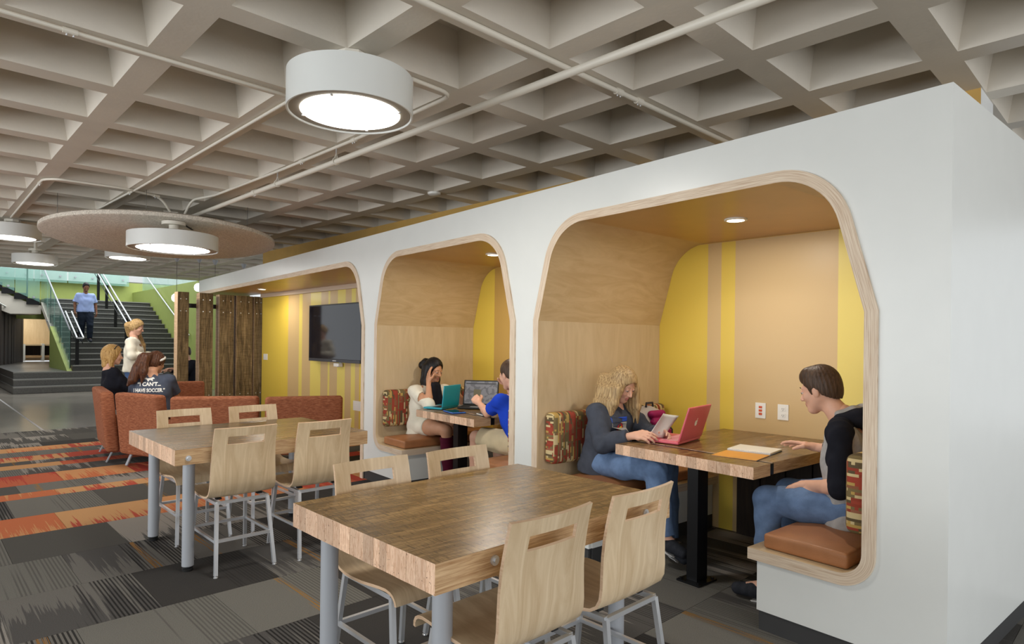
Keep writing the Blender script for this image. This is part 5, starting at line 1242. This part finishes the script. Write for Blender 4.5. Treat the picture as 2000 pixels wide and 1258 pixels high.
# dark shirt, ponytail, back to the camera
p4, i4 = person('girl with brown ponytail and white headband, slate t-shirt with white lettering',
    WJ(dict(pelvis=(2.05, 8.03, .55), hipL=(1.97, 8.08, .55), hipR=(2.13, 7.98, .55), chest=(2.03, 8.01, .82), neck=(2.04, 8.04, .965), head=(2.10, 8.11, 1.085),
         shL=(1.88, 8.08, .895), shR=(2.20, 7.95, .895), elbL=(1.91, 8.25, .68), wrL=(2.09, 8.41, .68), elbR=(2.31, 8.08, .67), wrR=(2.23, 8.35, .68),
         kneeL=(2.14, 8.51, .50), kneeR=(2.31, 8.41, .50), ankL=(2.17, 8.55, .10), ankR=(2.35, 8.45, .10), toeL=(2.22, 8.69, .04), toeR=(2.40, 8.59, .04))),
    wd(.75, .55, -.42), wd(.2, .2, .9), M['skin2'], dict(top=dict(mat=M['slate'], name='t_shirt', sleeve=.36, t=.018), bottom=dict(mat=M['navy']), shoe=dict(mat=M['shoe'])),
    dict(style='pony', mat=M['hairauburn'], t=.012, line=[(-.14, -.10), (-.06, -.09), (-.03, -.03), (.02, -.01), (.04, .02), (.06, .05), (.13, .10)], res=.006, groove=.003,
         wlocks=[([tuple(W(2.02, 8.05, 1.165)), tuple(W(1.95, 8.00, 1.14)), tuple(W(1.89, 7.98, 1.03)), tuple(W(1.83, 7.98, .90)), tuple(W(1.79, 8.00, .84))], [.035, .06, .062, .045, .012]),
                 ([tuple(W(1.95, 8.00, 1.12)), tuple(W(1.93, 7.95, .99)), tuple(W(1.91, 7.94, .87))], [.05, .045, .01])]), res=.009, hr=.006,
    hands=dict(R=(wd(-.3, .9, 0), (0, 0, -1), wd(-1, 0, 0)), L=(wd(.3, .9, 0), (0, 0, -1), wd(1, 0, 0))), hand_res=.006)
Lf = i4['L']; hb = SDF()
sd = SDF(); sd.chain([Lf(-.014+.74*.106*math.cos(a), .030+.66*.106*math.cos(a), .086*math.sin(a)) for a in [PI*(-.62+1.24*k/16) for k in range(17)]], [.013]*17, .01)
sobj('headband', [sd.mesh(.005)], M['plastic'], p4)
g4 = i4['shirt']; bk = W(2.03, 8.02); nb_ = (BX*(-.36)+AX*(-.93)).normalized(); ub_ = (BX*.93+AX*(-.36)).normalized()
o4 = lambda z: tuple(Vector((bk.x, bk.y, z))-ub_*.01)
text_art(g4, "\u201cI CAN\u2019T...", .056, o4(.83), ub_, (0, 0, 1), nb_, M['plastic'], p4, bold=.0022, sx=.9)
text_art(g4, "I HAVE SOCCER.\u201d", .056, o4(.762), ub_, (0, 0, 1), nb_, M['plastic'], p4, bold=.0022, sx=.72)
art(g4, [[(-.05, .03), (-.035, .038), (-.02, .026), (.01, .030), (.03, .040), (.045, .034), (.05, .018), (.04, .022), (.03, .012), (.036, -.004), (.026, -.002), (.012, .008), (-.004, .006), (-.008, -.008), (-.018, -.004), (-.024, .010), (-.04, .018), (-.052, .014)]], o4(.885), ub_, (0, 0, 1), nb_, M['plastic'], 'horse_emblem', p4)
# standing girl in cream sweatshirt
def stand(cw, cu, z0, h, fw_, rw):  # simple standing pose on the building grid
    f = Vector(fw_); r = Vector(rw); b = W(cw, cu, z0); s = h/1.7
    g = lambda R_, F_, Z_: tuple(b+r*R_*s+f*F_*s+Vector((0, 0, Z_*s)))
    return g
fv = (BX*.85-AX*.5).normalized(); rv = Vector((fv.y, -fv.x, 0)); q = stand(2.66, 11.55, 0, 1.66, fv, rv)
p2, i2 = person('blond girl standing in a cream sweatshirt and jeans, smiling down at her hands',
    dict(pelvis=q(0, 0, .93), hipL=q(-.09, 0, .91), hipR=q(.09, 0, .91), chest=q(0, .01, 1.22), neck=q(0, .0, 1.42), head=q(.0, .045, 1.575), shL=q(-.16, 0, 1.335), shR=q(.16, 0, 1.335),
         elbL=q(-.25, .05, 1.10), wrL=q(-.08, .25, 1.13), elbR=q(.25, .05, 1.10), wrR=q(.06, .26, 1.12), kneeL=q(-.09, .02, .50), kneeR=q(.09, .02, .50), ankL=q(-.09, 0, .10), ankR=q(.09, 0, .10), toeL=q(-.1, .15, .04), toeR=q(.1, .15, .04)),
    tuple(fv*.92+Vector((0, 0, -.35))), tuple(fv*.3+Vector((0, 0, 1))), M['skin1'], dict(top=dict(mat=M['cream'], name='sweatshirt', sleeve=.93, t=.022, hem=.04), bottom=jeans(), shoe=dict(mat=M['shoe'])),
    dict(style='long', mat=M['hairblond'], t=.012, line=[(-.14, -.09), (-.03, -.06), (.03, -.01), (.05, .05), (.08, .08), (.13, .10)], res=.008, groove=.003,
         wlocks=[([q(-.06, -.06, 1.60), q(-.12, .03, 1.45), q(-.12, .10, 1.28), q(-.11, .13, 1.12)], [.04, .045, .04, .015]), ([q(0, -.08, 1.6), q(-.05, -.08, 1.45)], [.06, .04])]), res=.011, hr=.007,
    hands=dict(R=(tuple(-rv*.6+fv*.4), (0, 0, -1), tuple(fv)), L=(tuple(rv*.6+fv*.4), (0, 0, -1), tuple(fv))), hand_res=.006)
g2 = i2['shirt']; art(g2, [[(-.05, -.02), (.05, -.02), (.05, .015), (-.05, .015)]], q(0, 0, 1.28), tuple(-rv), (0, 0, 1), tuple(fv), plain('print_tan', (150, 110, 80), .8), 'chest_print', p2)
# man coming down the stairs
fv = (-AX*1.0+BX*.05).normalized(); rv = Vector((fv.y, -fv.x, 0)); zf = ZP+5*R_; q = stand(3.64, U0+4.5*G, zf, 1.66, fv, rv)
person('dark-haired man in pale blue t-shirt walking down the stairs',
    dict(pelvis=q(0, 0, .93), hipL=q(-.09, 0, .91), hipR=q(.09, 0, .91), chest=q(0, .01, 1.22), neck=q(0, .01, 1.43), head=q(0, .05, 1.575), shL=q(-.175, 0, 1.335), shR=q(.175, 0, 1.335),
         elbL=q(-.25, -.02, 1.10), wrL=q(-.26, .06, .86), elbR=q(.25, -.02, 1.10), wrR=q(.26, .04, .86), kneeL=q(-.08, .16, .48), kneeR=q(.09, .04, .50), ankL=q(-.08, .14, .10-.0), ankR=q(.09, -.06, .12), toeL=q(-.08, .28, .03), toeR=q(.10, .08, .05)),
    tuple(fv+Vector((0, 0, -.25))), (0, 0, 1), M['skin3'], dict(top=dict(mat=M['paleblue'], name='t_shirt', sleeve=.42, t=.024, hem=.02), bottom=dict(mat=M['navy'], t=.02), shoe=dict(mat=M['shoe'])),
    dict(style='short', mat=M['hairblack'], t=.012, line=SHORT, res=.01, groove=0), res=.014, hr=.009, male=True, eyes=False,
    hands=dict(R=((0, 0, -1), tuple(-rv), tuple(fv)), L=((0, 0, -1), tuple(rv), tuple(fv))), hand_res=.008)
# student behind the posts
person('student with glasses in dark clothes seated beyond the timber posts',
    WJ(dict(pelvis=(3.98, 12.9, .50), hipL=(3.95, 12.82, .50), hipR=(3.95, 12.98, .50), chest=(3.94, 12.9, .80), neck=(3.88, 12.9, .96), head=(3.82, 12.9, 1.10), shL=(3.92, 12.73, .90), shR=(3.92, 13.07, .90),
         elbL=(3.76, 12.72, .70), wrL=(3.58, 12.74, .80), elbR=(3.76, 13.05, .70), wrR=(3.58, 13.0, .76), kneeL=(3.55, 12.8, .50), kneeR=(3.55, 13.0, .50), ankL=(3.5, 12.8, .1), ankR=(3.5, 13.0, .1), toeL=(3.38, 12.8, .04), toeR=(3.38, 13.0, .04))),
    wd(-1, 0, -.2), (0, 0, 1), M['skin1'], dict(top=dict(mat=M['shirtblack'], name='jumper', sleeve=.9, t=.02), bottom=dict(mat=M['navy']), shoe=dict(mat=M['shoe'])),
    dict(style='short', mat=M['hairbrown'], t=.012, line=SHORT, res=.009, groove=0), res=.013, hr=.008, male=True, eyes=False,
    hands=dict(L=(wd(-1, 0, .1), (0, 0, -1), wd(0, 1, 0)), R=(wd(-1, 0, .1), (0, 0, -1), wd(0, -1, 0))), hand_res=.008)
# ------------------------------------------------------------------ small things on the booth tables
TT = .745
def frame3(o, x, y, z): o = Vector(o); return Matrix(((x[0], y[0], z[0], o.x), (x[1], y[1], z[1], o.y), (x[2], y[2], z[2], o.z), (0, 0, 0, 1)))
def laptop(hl, hr, depthdir, d, h, tilt, label, mbody, mlid, screen=None, keys=None, logo=False):
    # hl, hr: the two ends of the hinge on the table; depthdir: towards the user; tilt: lid lean away from the user
    A = Vector(hl); B_ = Vector(hr); x = (B_-A).normalized(); w = (B_-A).length; dd = Vector(depthdir); dd = (dd-x*dd.dot(x)).normalized(); up = Vector((0, 0, 1))
    t = thing('laptop', label, 'laptop', tuple(A)); base = frame3(A, x, dd, up)
    MB(base).rbox((w/2, d/2, .011), (w, d, .018), .007, 0, 3).build('base', mbody, t)
    MB(base).box((.02, .02, .0201), (w-.02, d*.58, .0215)).build('keyboard', keys or M['rubber'], t)
    MB(base).box((w*.33, d*.65, .0201), (w*.67, d*.93, .0210)).build('touchpad', M['alu'], t)
    l = (up*math.cos(tilt)-dd*math.sin(tilt)).normalized(); nrm = x.cross(l)
    fr = frame3(A+up*.02, x, l, nrm)
    sgn = 1 if nrm.dot(dd) > 0 else -1
    lid = MB(fr).rbox((w/2, h/2, 0), (w, h, .012), .005, 0, 3).build('lid', mlid, t)
    sc = MB(fr).box((.012, .014, sgn*.0062), (w-.012, h-.012, sgn*.0068)).build('screen', screen or M['darkglass'], t)
    if logo:
        P = [(-.002, .016), (-.010, .018), (-.017, .012), (-.019, .001), (-.014, -.012), (-.007, -.018), (0, -.016), (.006, -.018), (.012, -.013), (.016, -.004), (.011, 0), (.010, .008), (.015, .013), (.009, .018)]
        Lf2 = [(0, .020), (.002, .027), (.009, .031), (.008, .024)]
        for poly in (P, Lf2):
            mb = MB(fr); mb.prism([(w/2+a*1.05, h/2+b*1.05) for a, b in poly], [], lambda a, b, q: (a, b, q), -sgn*.0062, -sgn*.0072); mb.build('lid_emblem', M['plastic'], lid)
    return t, fr, sgn, w, h
pinkm = plain('pink_shell', (216, 96, 110), .35, 0, .5, .02)
laptop((3.26, 2.335, TT+.001), (3.60, 2.405, TT+.001), (-.2, 1, 0), .23, .225, .30, 'pink laptop open on the nearest booth table, fruit emblem on the lid', pinkm, pinkm, keys=plain('pink_keys', (226, 150, 160), .6), logo=True)
teal = plain('teal_shell', (20, 150, 170), .35, 0, .5, .02)
def scr_mat():
    m = NT('web_page', .2); v = m.coord('Object'); n = m.noise(v, 26, 1); c = m.ramp(n, [(.40, lin((92, 92, 96))), (.46, lin((112, 112, 116)))], 'CONSTANT')
    m.base(lin((90, 90, 94)) if False else c); m.l(c, m.b.inputs['Emission Color']); m.b.inputs['Emission Strength'].default_value = .35; return m.m
laptop((3.42, 4.93, TT+.001), (3.15, 4.80, TT+.001), (-.43, .9, 0), .20, .20, .10, 'teal laptop open on the middle booth table facing the girl', teal, teal)
t, fr, sg, w, h = laptop((3.47, 4.93, TT+.001), (3.69, 4.67, TT+.001), (-.6, -.8, 0), .20, .24, .25, 'black laptop with a grey web page on its screen in the middle booth', M['rubber'], M['rubber'], screen=scr_mat())
MB(fr).box((.10, .08, sg*.0069), (.17, .15, sg*.0074)).build('picture_on_screen', plain('screen_picture', (104, 98, 70), .4), t)
MB(fr).box((.02, .20, sg*.0069), (w-.03, .212, sg*.0074)).build('page_header', plain('screen_header', (60, 60, 64), .4), t)
t = thing('phone', 'white phone lying on the middle booth table near its corner', 'phone', (3.20, 4.30, TT)); MB(frame3((3.18, 4.24, TT+.001), (.25, .97, 0), (-.97, .25, 0), (0, 0, 1))).rbox((.065, -.035, .005), (.13, .066, .009), .004, 0, 2).build('phone_body', M['plastic'], t); MB(frame3((3.18, 4.24, TT+.001), (.25, .97, 0), (-.97, .25, 0), (0, 0, 1))).box((.010, -.064, .0096), (.12, -.006, .0100)).build('screen', M['darkglass'], t)
t = thing('tablet_case', 'blue flat tablet case beside the teal laptop', 'tablet', (3.15, 4.55, TT)); f_ = frame3((3.06, 4.50, TT+.001), (.2, .98, 0), (.98, -.2, 0), (0, 0, 1)); MB(f_).rbox((.10, .06, .006), (.22, .13, .010), .005, 0, 2).build('case', plain('blue_case', (40, 100, 190), .4), t); MB(f_).box((.0, .004, .0112), (.20, .116, .0118)).build('screen', M['darkglass'], t)
# notebook
t = thing('spiral_notebook', 'open spiral notebook with an orange cover on the nearest booth table', 'notebook', (3.6, 2.05, TT))
o_ = Vector((3.30, 2.06, TT+.001)); xx = Vector((3.28, 1.80, 0))-Vector((3.16, 2.03, 0)); 
A_ = Vector((3.155, 2.02, TT+.001)); Bq = Vector((3.175, 1.775, TT+.001)); Cq = Vector((3.60, 1.85, TT+.001)); Dq = Vector((3.60, 2.11, TT+.001))
ex = (Cq-Bq).normalized(); ey = (A_-Bq).normalized(); fr = frame3(Bq, ex, ey-ex*ey.dot(ex), (0, 0, 1))
MB(fr).box((0, 0, 0), (.215, .25, .003)).build('orange_cover', plain('orange_card', (226, 160, 70), .5), t)
pg = MB(fr); pg.rbox((.325, .125, .007), (.205, .25, .013), .004, 0, 2); pg.build('page_stack', M['plastic'], t)
MB(fr).box((.0, -.002, -.0005), (.43, .252, -.0001)).build('backing_card', M['denim2'], t)
for k in range(24):
    y = .008+k*.0102; MB(fr).tube([(.218+.008*math.cos(a), y, .006+.008*math.sin(a)) for a in [PI*2*i/8 for i in range(9)]], .0009, 4, cap=False).build('wire_ring', M['chrome'], t)
# cup
t = thing('drink_cup', 'clear plastic cup with a green straw stripe and white lid base behind the pink laptop', 'cup', (3.66, 2.50, TT))
MB().lathe([(0, .002), (.030, .002), (.043, .115), (.045, .118), (.041, .118), (.028, .006), (0, .006)], (3.66, 2.50, TT), 28).build('cup_wall', glass('clear_plastic', (226, 232, 222), .35), t)
MB().lathe([(0, .001), (.033, .001), (.033, .018), (0, .018)], (3.66, 2.50, TT), 28).build('cup_base', M['plastic'], t)
MB().lathe([(.046, .112), (.047, .124), (.038, .134), (0, .134)], (3.66, 2.50, TT), 28).build('lid', glass('lid_plastic', (235, 238, 232), .5), t)
for k in range(3): MB().box((3.628+k*.004, 2.470-k*.001, TT+.05+k*.01), (3.640+k*.004, 2.474-k*.001, TT+.075+k*.01)).build('printed_leaf', M['green'], t)
# sheet of paper in her hands
mb = MB(); n = 8; gx = {}
P0 = Vector((3.165, 2.52, .815)); e1 = Vector((.13, -.20, .09)); e2 = Vector((.16, .02, -.06)) 
for i in range(n+1):
    for j in range(n+1):
        u, v = i/n, j/n; gx[i, j] = mb.vt((Vector((3.19, 2.515, .783)).lerp(Vector((3.25, 2.44, .935)), u)).lerp(Vector((3.31, 2.49, .770)).lerp(Vector((3.43, 2.455, .905)), u), v)+Vector((-.01, .03, 0))*math.sin(v*PI)*u)
for i in range(n):
    for j in range(n): mb.face((gx[i, j], gx[i+1, j], gx[i+1, j+1], gx[i, j+1]), 0, True)
o = mb.build('paper_sheet', M['plastic']); md = o.modifiers.new('s', 'SOLIDIFY'); md.thickness = .0012; tag(o, 'white sheets of paper held by the girl over the pink laptop', 'paper')
# backpack
t = thing('backpack', 'magenta and light grey backpack on the bench behind the girl with papers', 'backpack', (3.72, 2.93, .47))
mg = plain('magenta_nylon', (158, 28, 96), .6, 0, .3, .06); lg = plain('grey_nylon', (186, 180, 178), .7, 0, .3, .05); dg = plain('dark_nylon', (60, 54, 58), .7, 0, .3, .05)
def blob(ch, k=.03, h=.007):
    s_ = SDF(); [s_.cone(*c) for c in ch]; return s_.mesh(h)
x, y = 3.72, 2.94
sobj('main_bag', [blob([((x-.10, y, .58), (x-.09, y, .80), .10, .085, .05), ((x+.10, y, .58), (x+.09, y, .80), .10, .085, .05), ((x, y, .58), (x, y, .83), .11, .085, .05)])], lg, t)
sobj('top_panel', [blob([((x-.06, y-.085, .86), (x+.06, y-.085, .86), .028, .028, .02), ((x-.05, y-.10, .80), (x+.05, y-.10, .80), .03, .03, .02)])], mg, t)
sobj('front_pocket', [blob([((x-.08, y-.10, .60), (x+.08, y-.10, .60), .06, .06, .03), ((x-.08, y-.10, .70), (x+.08, y-.10, .70), .05, .05, .03)])], lg, t)
MB().rbox((x, y-.155, .735), (.15, .02, .045), .008, 0, 2).build('pocket_flap', mg, t); MB().rbox((x, y-.162, .665), (.15, .02, .05), .008, 0, 2).build('pocket_panel', mg, t)
MB().rbox((x+.01, y-.172, .69), (.06, .012, .028), .005, 0, 2).build('badge', dg, t)
MB().rbox((x-.175, y-.03, .64), (.05, .12, .14), .02, 0, 3).build('side_pocket', dg, t)
for dx in (-.09, .09): MB().tube([(x+dx, y-.10, .80), (x+dx, y-.155, .75), (x+dx, y-.16, .62), (x+dx, y-.12, .54)], .006, 6).build('strap', dg, t)
MB().tube([(x-.04, y-.02, .905), (x-.035, y-.02, .935), (x+.035, y-.02, .935), (x+.04, y-.02, .905)], .008, 8).build('carry_handle', dg, t)
# laptop and table beyond the girls
t = thing('side_table', 'dark side table beyond the seated girls, carrying an open laptop', 'table', W(3.35, 12.6, 0))
MB(BM).rbox((3.30, 12.6, .70), (.8, .55, .03), .01, 0, 2).build('tabletop', M['rubber'], t); MB(BM).lathe([(0, .002), (.2, .002), (.2, .015), (.03, .03), (.03, .685), (0, .685)], (3.30, 12.6, 0), 20).build('pedestal', M['black'], t)
a_ = W(3.12, 12.42, .717); b_ = W(3.08, 12.68, .717); laptop(tuple(a_), tuple(b_), tuple(BX), .22, .22, .35, 'open laptop on the dark side table by the timber posts', M['alu'], M['alu'])
# helper bookkeeping does not belong in the scene
for o in bpy.data.objects:
    if '_wl' in o: del o['_wl']
